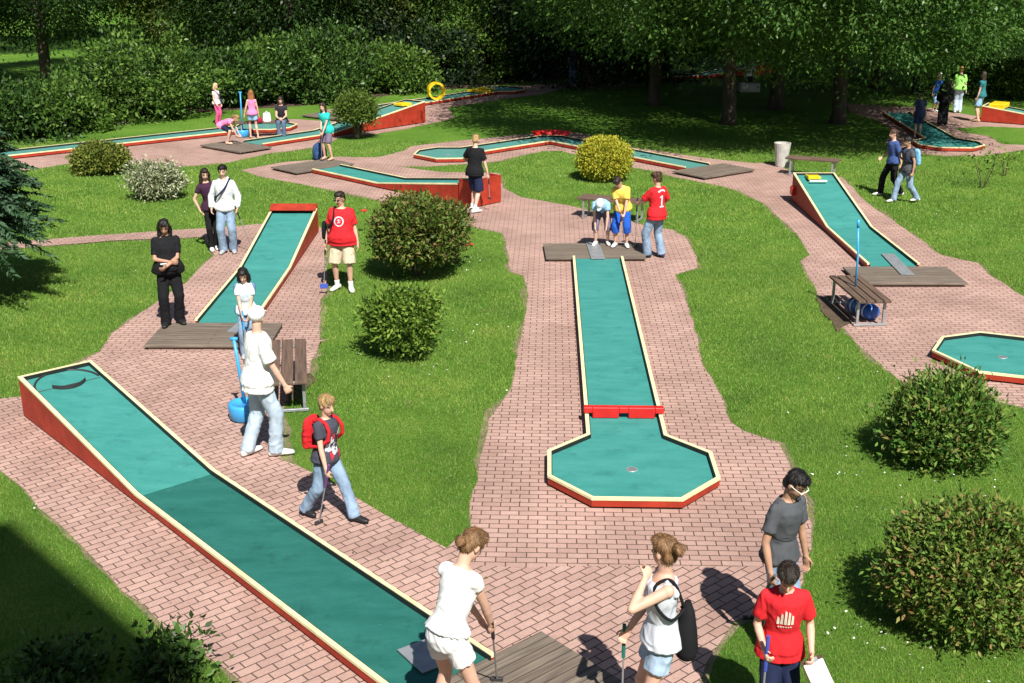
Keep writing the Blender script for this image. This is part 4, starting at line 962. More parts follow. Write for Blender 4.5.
    hcn = nb * k + (un * .5 + hu * .5).normalized() * (.055 * k + .115 * hk) + fwd * .012 * hk
    hs = hk * 1.0
    hpnt = lambda x, y, z: hcn + HM @ (Vector((x, y, z)) * hs)
    # ---------------- body: one surface
    b = MB(); torso(b, -.09, .535, lambda t: -.012 if t < .12 else -.004)
    mn = max(.0, vx * .35)
    for i in (0, 1):
        lp = [V(hips[i].lerp(hc, .25) + Vector((0, 0, .015))), V(hips[i].lerp(kn[i], .3)), V(hips[i].lerp(kn[i], .75)), V(kn[i])]
        b.tube(lp, [.072 * k * girth ** .5, .071 * k * girth ** .5, .055 * k, .048 * k], 14); b.ell(lp[-1], .054 * k, .054 * k, .054 * k)
        b.tube([V(kn[i]), V(kn[i].lerp(ank[i], .3)) - toe[i] * .012 * k, V(kn[i].lerp(ank[i], .7)), V(ank[i])], [.05 * k, .056 * k, .04 * k, .034 * k], 12); b.ell(V(ank[i]), .037 * k, .037 * k, .037 * k)
        fm = rot_to(toe[i]); fp = ank[i] + toe[i] * .06 - Vector((0, 0, .05)); b.ell(V(fp), .04 * k, .115 * k, .034 * k, fm); b.ell(V(ank[i] - Vector((0, 0, .045))), .035 * k, .045 * k, .04 * k, fm)
        a_ = [V(shp[i]), V(shp[i].lerp(elb[i], .35)), V(shp[i].lerp(elb[i], .8)), V(elb[i])]
        ag = girth ** .4
        b.ell(a_[0], .05 * k * ag, .05 * k * ag, .05 * k * ag); b.tube(a_, [.044 * k * ag, .042 * k * ag, .037 * k, .034 * k], 12); b.ell(a_[-1], .035 * k, .035 * k, .035 * k)
        b.tube([V(elb[i]), V(elb[i].lerp(wri[i], .3)), V(wri[i])], [.034 * k, .036 * k, .024 * k], 12)
        # hand: palm, four fingers, thumb
        d = hd[i]; s = (1, -1)[i]; inn = Vector((-s, .15, 0)); nrm = (inn - d * inn.dot(d)).normalized(); side_ = d.cross(nrm).normalized()
        if side_.y < 0: side_ = -side_
        b.ell(V(wri[i]), .027 * k, .027 * k, .027 * k)
        PM = Matrix((side_, d, nrm)).transposed(); b.ell(V(wri[i] + d * .05), .042 * hk, .058 * hk, max(.018 * hk, vx), PM)
        fr_ = max(.0095 * hk, vx * .72); c_ = curl[i]
        for j, (o_, ln) in enumerate([(.031, .066), (.0105, .075), (-.0105, .07), (-.031, .055)]):
            o2 = o_ * (1.0 if vx < .01 else 1.15)
            p0 = wri[i] + d * .085 + side_ * o2; a1 = c_ * 1.1; d1_ = (d * math.cos(a1) + nrm * math.sin(a1)); p1 = p0 + d1_ * ln * .5; a2 = c_ * 2.4; d2_ = (d * math.cos(a2) + nrm * math.sin(a2)); p2 = p1 + d2_ * ln * .5
            b.tube([V(p0 - d * .02), V(p0), V(p1), V(p2)], [fr_, fr_, fr_ * .95, fr_ * .8], 7)
        t0 = wri[i] + d * .03 + side_ * .035; t1 = t0 + (d * .6 + side_ * .6 + nrm * .3).normalized() * .04; t2 = t1 + (d * .9 + nrm * (.3 + c_ * .4)).normalized() * .03
        b.tube([V(t0 - side_ * .015), V(t0), V(t1), V(t2)], [fr_ * 1.1, fr_ * 1.1, fr_, fr_ * .85], 7)
    b.tube([V(nb - un * .04), V(nb) + un * .02 * k, hpnt(0, -.02, -.05)], [.062 * k, .052 * k, .052 * hk], 14)
    b.ell(hpnt(0, -.012, .03), .074 * hs, .093 * hs, .088 * hs, HM); b.ell(hpnt(0, .018, -.035), .057 * hs, .068 * hs, .078 * hs, HM); b.ell(hpnt(0, .05, -.088), .026 * hs, .026 * hs, .022 * hs, HM)
    b.tube([hpnt(0, .078, .012), hpnt(0, .098, -.018), hpnt(0, .104, -.032)], [.010 * hs, .0135 * hs, .015 * hs], 8)
    for s in (1, -1): b.ell(hpnt(s * .074, -.012, -.008), .012 * hs, .02 * hs, .031 * hs, HM)
    root.data.from_pydata(b.v, [], b.f)
    for m_ in (skin, EYE, LIP): root.data.materials.append(m_)
    def paint(me):
        co = np.zeros(len(me.vertices) * 3); me.vertices.foreach_get('co', co); co = co.reshape(-1, 3)
        R = np.array(HM.transposed()); Lc = (co - np.array(hcn)) @ R.T / hs
        idx = np.zeros(len(me.polygons), np.int32); lo = max(.012, vx * .8 / hs)
        for p in me.polygons:
            c = Lc[list(p.vertices)].mean(0)
            if vx < .016 and c[1] > .045 and abs(c[2]) < .11:
                if abs(abs(c[0]) - .031) < .015 + vx * .2 and abs(c[2] - .008) < lo * .75: idx[p.index] = 1
                elif abs(abs(c[0]) - .032) < .022 and abs(c[2] - .034) < lo * .5: idx[p.index] = 1
                elif abs(c[0]) < .026 and abs(c[2] + .062) < lo * .7: idx[p.index] = 2
        me.polygons.foreach_set('material_index', idx)
    PENDING.append((root, vx, 3, 0, 0, paint))
    def grow_part(name, mb, m_, sm=3, fold=0, fs=9, paint_=None, parent=root, v_=None):
        o = bpy.data.objects.new(name, bpy.data.meshes.new(name)); COL.objects.link(o); o.data.from_pydata(mb.v, [], mb.f)
        for x in (m_ if isinstance(m_, list) else [m_]): o.data.materials.append(x)
        o.parent = parent; PENDING.append((o, v_ or vx, sm, fold, fs, paint_)); return o
    # ---------------- top
    P = Person(); P.root = root; P.k = k; P.sp = sp; P.frame = frame; P.hands = [V(x) for x in wri]; P.hd = hd; P.M = Matrix.Translation(root.location) @ Matrix.Rotation(yaw, 4, 'Z'); P.vx = vx; P.head = hcn; P.HM = HM; P.hs = hs; P.hpnt = hpnt; P.V = V; P.shp = shp; P.elb = elb; P.hips = hips; P.kn = kn; P.ank = ank; P.girth = girth
    if top:
        c = top['col']; lo_ = top.get('loose', .022) * .72; hem = top.get('hem', -.06); sl = top.get('sleeve', .55); q = MB()
        torso(q, max(-.09, hem), top.get('neck', .515), lambda t: lo_ + (.024 if t < .1 else 0) + (.022 if t < .04 else 0) + vx * .25)
        if hem < -.09:
            u, r, f = frame(0); ge = max(1, girth); q.rings([(V(sp(hem)), r * (.172 * ge + lo_ + .022) * k, f * (.125 * ge + lo_ + .02) * k), (V(sp(-.05)), r * (.166 * ge + lo_ + .018) * k, f * (.118 * ge + lo_ + .016) * k)], 22)
        for i in (0, 1):
            if sl > 0:
                lim = min(1, sl); e_ = shp[i].lerp(elb[i], lim); r0 = .054 * girth ** .5 + lo_ * .35; r1 = (.046 if sl <= 1 else .042) + lo_ * .95
                q.ell(V(shp[i]), (r0 + .002) * k, (r0 + .002) * k, (r0 + .002) * k); q.tube([V(shp[i]), V(e_)], [r0 * k, r1 * k], 14)
                u0, r_, f0 = frame(.44); q.tube([V(sp(.44) + r_ * (1, -1)[i] * .07), V(shp[i])], [(.085 + lo_ * .3) * k, r0 * k], 12)
                if sl > 1:
                    w2 = elb[i].lerp(wri[i], min(1, sl - 1)); q.ell(V(e_), r1 * k, r1 * k, r1 * k); q.tube([V(e_), V(elb[i].lerp(wri[i], min(1, sl - 1) * .85)), V(w2)], [r1 * k, (.04 + lo_ * .7) * k, (.034 + lo_ * .4) * k], 12)
            else:
                u0, r_, f0 = frame(.47); q.tube([V(sp(.40) + r_ * (1, -1)[i] * .12 + f0 * .06), V(sp(.5) + r_ * (1, -1)[i] * .105), V(sp(.40) + r_ * (1, -1)[i] * .12 - f0 * .07)], .03 * k, 8)
        if top.get('hood'):
            q.ell(V(sp(.50) - frame(.5)[2] * .085), .12 * k, .07 * k, .08 * k)
        if top.get('collar'):
            q.rings([(V(sp(.50)), rn * .085 * k, fn * .08 * k), (V(sp(.54)), rn * .07 * k, fn * .066 * k)], 16)
        mats_ = [c]; pf = None
        if 'sleeve_col' in top:
            mats_ = [c, top['sleeve_col']]
            seg = [(np.array(V(shp[i])), np.array(V(shp[i].lerp(elb[i], max(.3, min(1, sl)))))) for i in (0, 1)]
            ctr = np.array(V(sp(.3)))
            def pf(me, seg=seg):
                co = np.zeros(len(me.vertices) * 3); me.vertices.foreach_get('co', co); co = co.reshape(-1, 3); R_, U_ = np.array(frame(.4)[1]), np.array(frame(.4)[0])
                rel = (co - ctr) @ R_; up = (co - ctr) @ U_; sel = np.abs(rel) > (.155 * k * girth + .02) - np.maximum(0, up - .12 * k) * .55
                idx = np.array([1 if sel[list(p.vertices)].mean() > .5 else 0 for p in me.polygons], np.int32); me.polygons.foreach_set('material_index', idx)
        P.shirt = grow_part(top.get('name', 'shirt'), q, mats_, 3, top.get('fold', .006) * k, 9 / k, pf)
    # ---------------- bottom
    if bottom:
        c = bottom['col']; Lg = bottom.get('len', 1.0); lo_ = bottom.get('loose', .02) * .75; q = MB()
        torso(q, -.09, bottom.get('waist', .075), .008 + lo_ * .25 + vx * .2)
        for i in (0, 1):
            g5 = girth ** .5; r_h, r_k, r_a = .086 * g5 + lo_ * .5 + vx * .2, .057 + lo_, .046 + lo_ * 1.15
            h0 = hips[i].lerp(hc, .22) + Vector((0, 0, .015)); ke = kn[i]
            if Lg <= .5:
                e_ = hips[i].lerp(kn[i], Lg * 2); rr_ = r_h + (r_k - r_h) * Lg * 2 + lo_ * .35
                q.tube([V(h0), V(h0.lerp(e_, .5)), V(e_)], [r_h * .92 * k, (r_h * .5 + rr_ * .5) * k, rr_ * k], 16); q.ell(V(h0), r_h * .9 * k, r_h * .9 * k, r_h * .9 * k)
            else:
                q.tube([V(h0), V(h0.lerp(ke, .4)), V(ke)], [r_h * .92 * k, (r_h * .6 + r_k * .4) * k, r_k * k], 16); q.ell(V(h0), r_h * .9 * k, r_h * .9 * k, r_h * .9 * k); q.ell(V(ke), r_k * k, r_k * k, r_k * k)
                t = (Lg - .5) * 2; e_ = kn[i].lerp(ank[i], t); rr_ = r_k + (r_a - r_k) * t; low = (Vector((0, 0, -.035)) if Lg >= 1 else Vector((0, 0, 0)))
                q.tube([V(ke), V(ke.lerp(e_, .6)), V(e_ + low)], [r_k * k, (r_k * .45 + rr_ * .55) * k, (rr_ + (.008 if Lg >= 1 else 0)) * k], 14)
        P.trousers = grow_part(bottom.get('name', 'trousers' if Lg > .7 else 'shorts'), q, c, 3, .007 * k, 8 / k)
    # ---------------- shoes
    if shoes:
        for i in (0, 1):
            q = MB(); fm = rot_to(toe[i]); a0 = ank[i] - Vector((0, 0, .085))
            tilt = 0
            q.rings([(V(a0 + toe[i] * y + Vector((0, 0, z))), (fm @ Vector((1, 0, 0))) * rx * k, Vector((0, 0, 1)) * rz * k) for y, z, rx, rz in [(-.085, .035, .025, .03), (-.06, .045, .044, .045), (0, .05, .046, .05), (.07, .042, .05, .04), (.13, .034, .05, .031), (.185, .028, .038, .024), (.205, .024, .02, .016)]], 14)
            q.ell(V(ank[i] - Vector((0, 0, .02))), .045 * k, .05 * k, .035 * k)
            grow_part('shoe', q, SHOE[shoes], 2)
            if socks: 
                q = MB(); q.tube([V(ank[i] - Vector((0, 0, .03))), V(ank[i].lerp(kn[i], .22))], [.043 * k, .047 * k], 12); grow_part('sock', q, CL[socks], 1)
    # ---------------- hair
    if style:
        q = MB(); hm = HAIR[hair]; E = lambda x, y, z, a, b_, c_: q.ell(hpnt(x, y, z), a * hs, b_ * hs, c_ * hs, HM)
        E(0, -.024, .046, .083, .092, .083); (None if cap else E(0, .01, .085, .066, .072, .045)); E(0, -.06, -.005, .07, .05, .075)
        if style == 'short': pass
        if style == 'curly':
            for t in np.linspace(0, 2 * PI, 12): E(.06 * math.cos(t), -.02 + .07 * math.sin(t), .075 + .02 * math.sin(3 * t), .036, .036, .036)
        if style in ('bob', 'long', 'longcurly'):
            ln = {'bob': .12, 'long': .30, 'longcurly': .22}[style]; dn = (Vector((0, 0, -1)) * .7 - hu * .3).normalized()
            for s in (1, -1):
                q.tube([hpnt(s * .07, -.005, .04), hpnt(s * .082, -.012, -.03), hpnt(s * .08, -.018, -.07) + dn * ln * .35 * hs, hpnt(s * .072, -.025, -.07) + dn * ln * .75 * hs], [.026 * hs, .03 * hs, .034 * hs, .022 * hs], 10)
            q.rings([(hpnt(0, -.055, .02), rt * .08 * hs, fwd * .045 * hs), (hpnt(0, -.06, -.05), rt * .086 * hs, fwd * .045 * hs), (hpnt(0, -.062, -.06) + dn * ln * .6 * hs, rt * (.092 if 'curly' in style else .08) * hs, fwd * .042 * hs), (hpnt(0, -.062, -.06) + dn * ln * hs, rt * .06 * hs, fwd * .028 * hs)], 16)
            E(0, .045, .088, .05, .04, .03) if style == 'bob' else None
        if style == 'bun':
            E(0, -.138, .045, .048, .038, .046); E(.018, -.155, .055, .026, .024, .026); E(-.02, -.155, .03, .026, .024, .026)
        if style == 'lowbun': E(0, -.128, -.015, .046, .036, .042)
        if style == 'pony':
            q.tube([hpnt(0, -.10, .05), hpnt(0, -.14, .02), hpnt(0, -.14, -.06), hpnt(0, -.12, -.14)], [.022 * hs, .032 * hs, .03 * hs, .012 * hs], 10)
        grow_part('hair', q, hm, 1, .010 * hs * (1.6 if 'curly' in style else 1), 32 / hs)
    if cap:
        q = MB(); q.ell(hpnt(0, -.012, .05), .096 * hs, .113 * hs, .092 * hs, HM)
        fl = rot_to(fwd, hu); q.rings([(hpnt(0, .06, .058), rt * .07 * hs, hu * .009 * hs), (hpnt(0, .11, .056), rt * .068 * hs, hu * .008 * hs), (hpnt(0, .145, .047), rt * .055 * hs, hu * .007 * hs), (hpnt(0, .165, .04), rt * .03 * hs, hu * .006 * hs)], 14)
        grow_part('cap', q, cap, 1)
    if glasses:
        q = MB()
        for s in (1, -1):
            q.rings([(hpnt(s * .034, .092, .006), rt * .026 * hs, hu * .017 * hs), (hpnt(s * .034, .1, .006), rt * .024 * hs, hu * .015 * hs)], 12); q.tube([hpnt(s * .058, .09, .012), hpnt(s * .078, .03, .012), hpnt(s * .08, -.02, .008)], .004 * hs, 6)
        q.tube([hpnt(-.012, .098, .01), hpnt(.012, .098, .01)], .004 * hs, 6); q.build('glasses', mat('glasses_dark', (.02, .02, .02), .15, .05) if glasses is True else glasses, root)
    if belt:
        u, r, f = frame(.06); q = MB(); q.rings([(V(sp(.055)), r * (.172 * girth + .03) * k, f * (.125 * girth + .03) * k), (V(sp(.095)), r * (.168 * girth + .03) * k, f * (.122 * girth + .03) * k)], 24); q.build('belt', belt, root)
    return P

def decal(P, name, shapes, m, front=1, part='shirt', t0=.30, lift=.006):
    """flat print on the chest (front=1) or back (-1): shapes are polygons in metres (x to the viewer's right, z up) around spine height t0; done once the shirt is grown"""
    DECALS.append((P, name, shapes, m, front, part, t0, lift))
DECALS = []
def do_decal(P, name, shapes, m, front, part, t0, lift):
    sh = getattr(P, part); bv = BVHTree.FromPolygons([v.co for v in sh.data.vertices], [p.vertices for p in sh.data.polygons])
    u, r, f = P.frame(t0); c = P.V(P.sp(t0)); dirn = f * front; xr = r * (-front); vs, fs = [], []
    for poly in shapes:
        # split every polygon into small cells so that it hugs the cloth
        me = bmesh.new(); f_ = me.faces.new([me.verts.new((x, 0, z)) for x, z in poly]); bmesh.ops.triangulate(me, faces=me.faces)
        bmesh.ops.subdivide_edges(me, edges=me.edges, cuts=2, use_grid_fill=True); base = len(vs); me.verts.index_update(); good = True; loc = []
        for v in me.verts:
            o = c + xr * v.co.x + u * v.co.z + dirn * .6; hit = bv.ray_cast(o, -dirn, 1.2)
            loc.append((hit[0] + dirn * lift) if hit[0] else c + xr * v.co.x + u * v.co.z + dirn * .15)
        vs += loc
        for q in me.faces: fs.append([v.index + base for v in q.verts])
        me.free()
    q = MB(); q.add(vs, fs); q.build(name, m, sh)

def putter(label, grip, headp, gcol=None, up=.0, child=False):
    """golf club from the grip point down to the head point (world)"""
    g, h = Vector(grip), Vector(headp); d = (g - h).normalized(); o = h
    r = empty('putter', o); tag(r, label, 'putter', 'minigolf putters in the players\' hands')
    L = (g - h).length
    MB().tube([d * .02, d * (L - .1)], .0075, 6).build('shaft', galv_m, r)
    MB().tube([d * (L - .16), d * (L + .12)], .0145, 8).build('grip', gcol or dark_iron, r)
    s = Vector((-d.y, d.x, 0)); s = s.normalized() if s.length > .05 else Vector((1, 0, 0))
    M = Matrix((s, Vector((0, 0, 1)).cross(s), Vector((0, 0, 1)))).transposed().to_4x4()
    MB().box(-.05, .05, -.013, .013, -.012, .022, M).build('club_head', dark_iron, r, bevel=.003)
    return r
def W(P, p): return P.M @ Vector(p)
def hand_pt(P, i, off=.07): return P.M @ (P.hands[i] + P.hd[i] * off * P.k)

def backpack(label, P, col, col2, size=(.30, .15, .42), t=.27):
    k = P.k; u, r, f = P.frame(t); gr = P.girth; root = empty('backpack', (0, 0, 0)); root.matrix_world = P.M; tag(root, label, 'backpack')
    c = P.sp(t) - f * (.13 * gr + .02 + size[1] / 2); V = P.V; q = MB(); rs = []
    for z, s, dpt in [(-.5, .75, .6), (-.46, .95, .9), (-.2, 1, 1.05), (.15, 1, 1), (.38, .9, .85), (.48, .6, .5)]:
        rs.append((V(c + u * z * size[2]), r * s * size[0] / 2 * k, f * dpt * size[1] / 2 * k))
    q.rings(rs, 20); q.rings([(V(c - f * size[1] * .35 + u * -.42 * size[2]), r * .36 * size[0] * k, f * .3 * size[1] * k), (V(c - f * size[1] * .38 + u * .0), r * .36 * size[0] * k, f * .3 * size[1] * k)], 16)
    o = bpy.data.objects.new('bag', bpy.data.meshes.new('bag')); COL.objects.link(o); o.data.from_pydata(q.v, [], q.f); o.data.materials.append(col); o.parent = root; PENDING.append((o, P.vx, 2, .006, 9, None))
    for s in (1, -1):
        q = MB(); pts = [P.sp(.47) + r * s * .1 - f * .12 * gr, P.sp(.525) + r * s * .105 - f * .02, P.sp(.50) + r * s * .115 + f * .09, P.sp(.42) + r * s * .13 + f * (.135 * gr + .02), P.sp(.30) + r * s * .145 + f * (.13 * gr + .025), P.sp(.2) + r * s * (.18 * gr) + f * .05, P.sp(.14) + r * s * .165 * gr - f * .12]
        q.tube([V(p) for p in pts], .026 * k, 8); o = bpy.data.objects.new('strap', bpy.data.meshes.new('strap')); COL.objects.link(o); o.data.from_pydata(q.v, [], q.f); o.data.materials.append(col2); o.parent = root; PENDING.append((o, P.vx, 1, 0, 0, None))
    return root
def sling(label, P, m, side=1, drop=-.02, cross=True, size=(.10, .26, .30), cat='bag', t_shoulder=.53, back=0):
    """bag on a strap: over the shoulder of the given side (+1 right); hangs on the other hip when cross"""
    k = P.k; V = P.V; g = P.girth; root = empty('shoulder_bag', (0, 0, 0)); root.matrix_world = P.M; tag(root, label, cat); u, r, f = P.frame(.3); e = -side if cross else side
    pts = [P.sp(drop + .18) + r * e * .19 * g - f * .02, P.sp(.22) + r * e * .13 * g + f * (.135 * g + .03), P.sp(.38) + r * side * .03 * (1 if cross else 3) + f * (.145 * g + .028), P.sp(t_shoulder - .02) + r * side * .105 + f * .07, P.sp(t_shoulder + .005) + r * side * .11 - f * .02, P.sp(.40) + r * side * .05 * (1 if cross else 2.4) - f * (.135 * g + .025), P.sp(.2) + r * e * .12 * g - f * (.13 * g + .03), P.sp(drop + .18) + r * e * .2 * g - f * .04]
    if back: pts = [P.sp(drop + .2) + r * e * .07 - f * .12, P.sp(.34) + r * e * .12 - f * .115, P.sp(.48) + r * e * .10 - f * .06, P.sp(.522) + r * e * .095, P.sp(.47) + r * e * .10 + f * .085, P.sp(.33) + r * e * .14 + f * .075, P.sp(.23) + r * e * .165 - f * .03, P.sp(drop + .2) + r * e * .09 - f * .14]
    if False: pts[0] = P.sp(drop + .2) + r * e * .13 - f * .13; pts[1] = P.sp(.32) + r * e * .185 - f * .02; pts[2] = P.sp(.42) + r * side * .125 + f * .10; pts[-1] = P.sp(drop + .2) + r * e * .09 - f * .17
    sm_ = []
    for i in range(len(pts) - 1):
        p0, p1, p2, p3 = pts[max(0, i - 1)], pts[i], pts[i + 1], pts[min(len(pts) - 1, i + 2)]
        for t in (0, .25, .5, .75): sm_.append(.5 * (2 * p1 + (p2 - p0) * t + (2 * p0 - 5 * p1 + 4 * p2 - p3) * t * t + (3 * p1 - p0 - 3 * p2 + p3) * t ** 3))
    pts = sm_ + [pts[-1]]
    q = MB(); q.tube([V(p) for p in pts], (.012 if back else .017) * k, 8); q.build('strap', m, root, smooth=True)
    c = P.sp(drop) + r * e * (.215 * g + size[0] / 2) - f * .05; q = MB()
    if back: c = P.sp(drop) + r * e * .05 - f * (.09 + size[1] / 2)
    q.rings([(V(c + u * z * size[2]), r * s * size[0] / 2 * k, f * s * size[1] / 2 * k) for z, s in ([(-.5, .6), (-.44, .95), (-.3, 1.12), (.0, .95), (.3, .68), (.5, .3)] if back else [(-.5, .7), (-.4, 1), (.2, 1), (.45, .85), (.5, .5)])], 16); q.build('pouch', m, root, smooth=True)
    return root

T = lambda c, **kw: dict(col=CL[c], **kw)
# 1 man in black, arms folded in front of his belly
P1 = person('man in black clothes with long dark curly hair standing on the middle plank platform', at(174, 329), (.35, -1), 1.70, hands=((-.02, .24, 1.08), (.03, .30, 1.03)), poles=((.9, -.2, -.5), (-.9, -.2, -.5)), head=(8, 28), girth=1.36,
            top=T('black', sleeve=.75, loose=.02, collar=True), bottom=T('black', loose=.03), hair='black', style='longcurly', shoes='black', skin=SKT, feet=((.11, .05, 0), (-.10, -.03, 0)), toes=(15, -20), z0=.09)
q = MB(); u, r_, f_ = P1.frame(.05); c = P1.sp(.06) + f_ * .2; q.rings([(P1.V(c + r_ * x), f_ * s * .05, u * s * .07) for x, s in ((-.14, .5), (-.11, 1), (.11, 1), (.14, .5))], 14)
r0 = empty('belt_pouch'); r0.matrix_world = P1.M; tag(r0, 'black belt pouch with a pale edge on the belly of the man in black', 'pouch'); q.build('pouch', CL['black'], r0, smooth=True)
MB().tube([P1.V(c + r_ * -.12 + u * .07 + f_ * .01), P1.V(c + u * .075 + f_ * .02), P1.V(c + r_ * .12 + u * .07 + f_ * .01)], .012, 6).build('zip', CL['hoodie'], r0)
# 2, 3 couple
P3 = person('young man in a pale hoodie and jeans with a dark strap across his chest', at(229, 253), (.1, -1), 1.74, hands=((.25, .10, .90), (-.24, .12, .90)), head=(5, 12), top=T('hoodie', sleeve=1.95, loose=.028, hood=True, hem=-.08, name='hoodie'), bottom=T('jeans', loose=.03), hair='black', shoes='grey', toes=(12, -12))
sling('dark bag on a strap across the pale hoodie', P3, CL['navy'], side=-1, size=(.07, .2, .22))
P2 = person('woman in a dark purple top leaning on the man in the pale hoodie', at(214, 250), (.35, -1), 1.63, side=8, hands=((.22, .02, .86), (-.22, .12, 1.0)), poles=((1, -.3, 0), None), head=(-5, 15), top=T('wine', sleeve=.5, loose=.012), bottom=T('black', loose=.012), hair='dark', style='long', shoes='white', fem=True, feet=((.05, .06, 0), (-.07, -.05, 0)))
g = hand_pt(P3, 1); putter('putter held down at his side by the man in the pale hoodie', g, at(253, 253) + Vector((0, 0, .03)))
# 4 girl
P4 = person('girl with black bob hair and a pale T-shirt with blue sleeves', at(250, 357), (.12, -1), 1.36, lean=6, hands=((.05, .27, .86), (-.05, .27, .82)), head=(5, 30), top=T('ice', sleeve=.55, sleeve_col=CL['sleeve'], loose=.03), bottom=T('jeans', loose=.02), hair='black', style='bob', shoes='grey', fem=True)
decal(P4, 'print', [[(math.cos(t) * .07, math.sin(t) * .05 + .0) for t in np.linspace(0, 2 * PI, 13)[:-1]]], cloth('pale_print', (.55, .66, .70)), t0=.28)
putter('short putter with a blue grip held by the girl with black hair', hand_pt(P4, 0), at(247, 364) + Vector((0, .0, .03)), blue_l)
# 5 man with white cap
P5 = person('man in a white cap, loose white T-shirt and pale jeans pointing down with one hand', at(263, 456), (.8, .4), 1.84, lean=4, hands=((.26, .24, .86), (-.24, .02, .84)), poles=((.6, -.8, -.2), None), head=(-50, 2), girth=1.0, top=T('white', sleeve=.8, loose=.045, hem=-.12), bottom=T('ltjeans', loose=.03), hair='brown', style=None, shoes='white', cap=CAPW, skin=SK,
            feet=((.08, .13, 0), (-.08, -.15, 0)), toes=(12, -25), curl=(.75, .4))
# 6 boy with red backpack
P6 = person('fair-haired boy striding with a red backpack and a dark printed T-shirt', at(329, 519), (.86, -.5), 1.42, lean=5, hip=(0, 0, -.03), hands=((.24, .20, .80), (-.23, -.02, .80)), head=(12, 12), feet=((.09, -.32, .03), (-.09, .36, 0)), toes=(8, -5), top=T('dgrey', sleeve=.55, loose=.03, hem=-.08), bottom=T('jeans', loose=.025), hair='blond', shoes='black', skin=SK)
backpack('red backpack with wide straps on the back of the fair-haired boy', P6, cloth('bag_red', (.55, .02, .025)), cloth('bag_red', (.55, .02, .025)))
rg = random.Random(4); wp, rp = [], []
for j in range(16):
    x, z = rg.uniform(-.085, .085), rg.uniform(-.2, .13); a_, b_ = rg.uniform(.012, .028), rg.uniform(.02, .05); (wp if j % 3 else rp).append([(x - a_, z - b_), (x + a_, z - b_ * .6), (x + a_ * .8, z + b_), (x - a_ * .7, z + b_ * .8)])
decal(P6, 'print', wp, cloth('print_white', (.6, .6, .66)), t0=.26); decal(P6, 'print', rp, cloth('print_red', (.5, .04, .06)), t0=.26, lift=.009)
putter('putter with violet shaft held straight down by the boy with the red backpack', hand_pt(P6, 0), at(319, 525) + Vector((0, 0, .03)), cloth('violet_grip', (.16, .06, .2)))
# 7 man in red
P7 = person('heavy man in a red T-shirt with a white round logo and beige shorts', at(345, 290), (-.12, -1), 1.75, hands=((.27, .10, .84), (-.28, .04, .80)), head=(22, 14), girth=1.34, top=T('red', sleeve=.75, loose=.04, hem=-.1), bottom=T('beige', len=.5, loose=.05), hair='dark', shoes='white', socks='white', glasses=True, toes=(20, -22), feet=((.13, .0, 0), (-.12, .05, 0)))
ring = lambda r0, r1, a0=0, a1=2 * PI, n=12, cx=0, cz=0: [[(cx + r0 * math.cos(a), cz + r0 * math.sin(a)), (cx + r1 * math.cos(a), cz + r1 * math.sin(a)), (cx + r1 * math.cos(b), cz + r1 * math.sin(b)), (cx + r0 * math.cos(b), cz + r0 * math.sin(b))] for a, b in [(a0 + (a1 - a0) * i / n, a0 + (a1 - a0) * (i + 1) / n) for i in range(n)]]
decal(P7, 'logo', ring(.066, .086) + ring(.028, .038, .3, 2.6, 6) + [[(-.035, -.03), (.03, -.02), (.025, -.008), (-.03, -.018)], [(-.012, -.01), (.01, -.01), (.006, .025), (-.008, .02)]], cloth('print_white', (.6, .6, .66)), t0=.33)
sling('black bag on a strap over the right shoulder of the man in red', P7, CL['black'], side=1, cross=False, drop=.12, size=(.08, .2, .3))
putter('putter hanging from the hand of the man in the red T-shirt', hand_pt(P7, 0), at(324, 289) + Vector((0, 0, .03)))
sc_ = empty('score_card', at(324, 281, .1)); tag(sc_, 'small blue score board hanging by the putter of the man in red', 'score board'); MB().box(-.07, .07, -.012, .012, -.04, .04).build('board', cloth('board_blue', (.06, .1, .42)), sc_, bevel=.004)
sc_.location = at(324, 286, .16)
# 8 woman in turquoise
P8 = person('woman in a turquoise top and violet-grey shorts addressing the ball with both hands together', at(329, 163), (-.55, -.85), 1.60, lean=14, hands=((-.06, .36, .72), (-.10, .36, .77)), head=(-6, 18), top=T('turq', sleeve=.5, loose=.03, hem=-.1), bottom=T('violet', len=.46, loose=.035), hair='dark', style='long', shoes='tan', fem=True, feet=((.15, 0, 0), (-.13, .0, 0)), z0=.09)
putter('putter held by the woman in turquoise', hand_pt(P8, 0), at(322, 164) + Vector((0, 0, .1)))
bp_ = empty('rucksack', at(320, 160)); tag(bp_, 'dark blue rucksack standing on the platform beside the woman in turquoise', 'rucksack')
q = MB(); q.rings([(Vector((0, 0, z)), Vector((.2 * s, 0, 0)), Vector((0, .14 * s, 0))) for z, s in ((.0, .8), (.05, 1), (.25, 1.02), (.4, .85), (.48, .4))], 18); q.rings([(Vector((0, -.13, z)), Vector((.13 * s, 0, 0)), Vector((0, .06 * s, 0))) for z, s in ((.03, .8), (.08, 1), (.2, 1), (.24, .7))], 14); q.build('bag', cloth('ruck_blue', (.03, .07, .17), .3), bp_, smooth=True)
q = MB()
for s in (-1, 1): q.tube([(s * .09, .1, .42), (s * .12, .2, .3), (s * .1, .16, .06)], .02, 6)
q.tube([(-.04, .04, .46), (0, .05, .53), (.04, .04, .46)], .012, 6).build('straps', CL['black'], bp_)
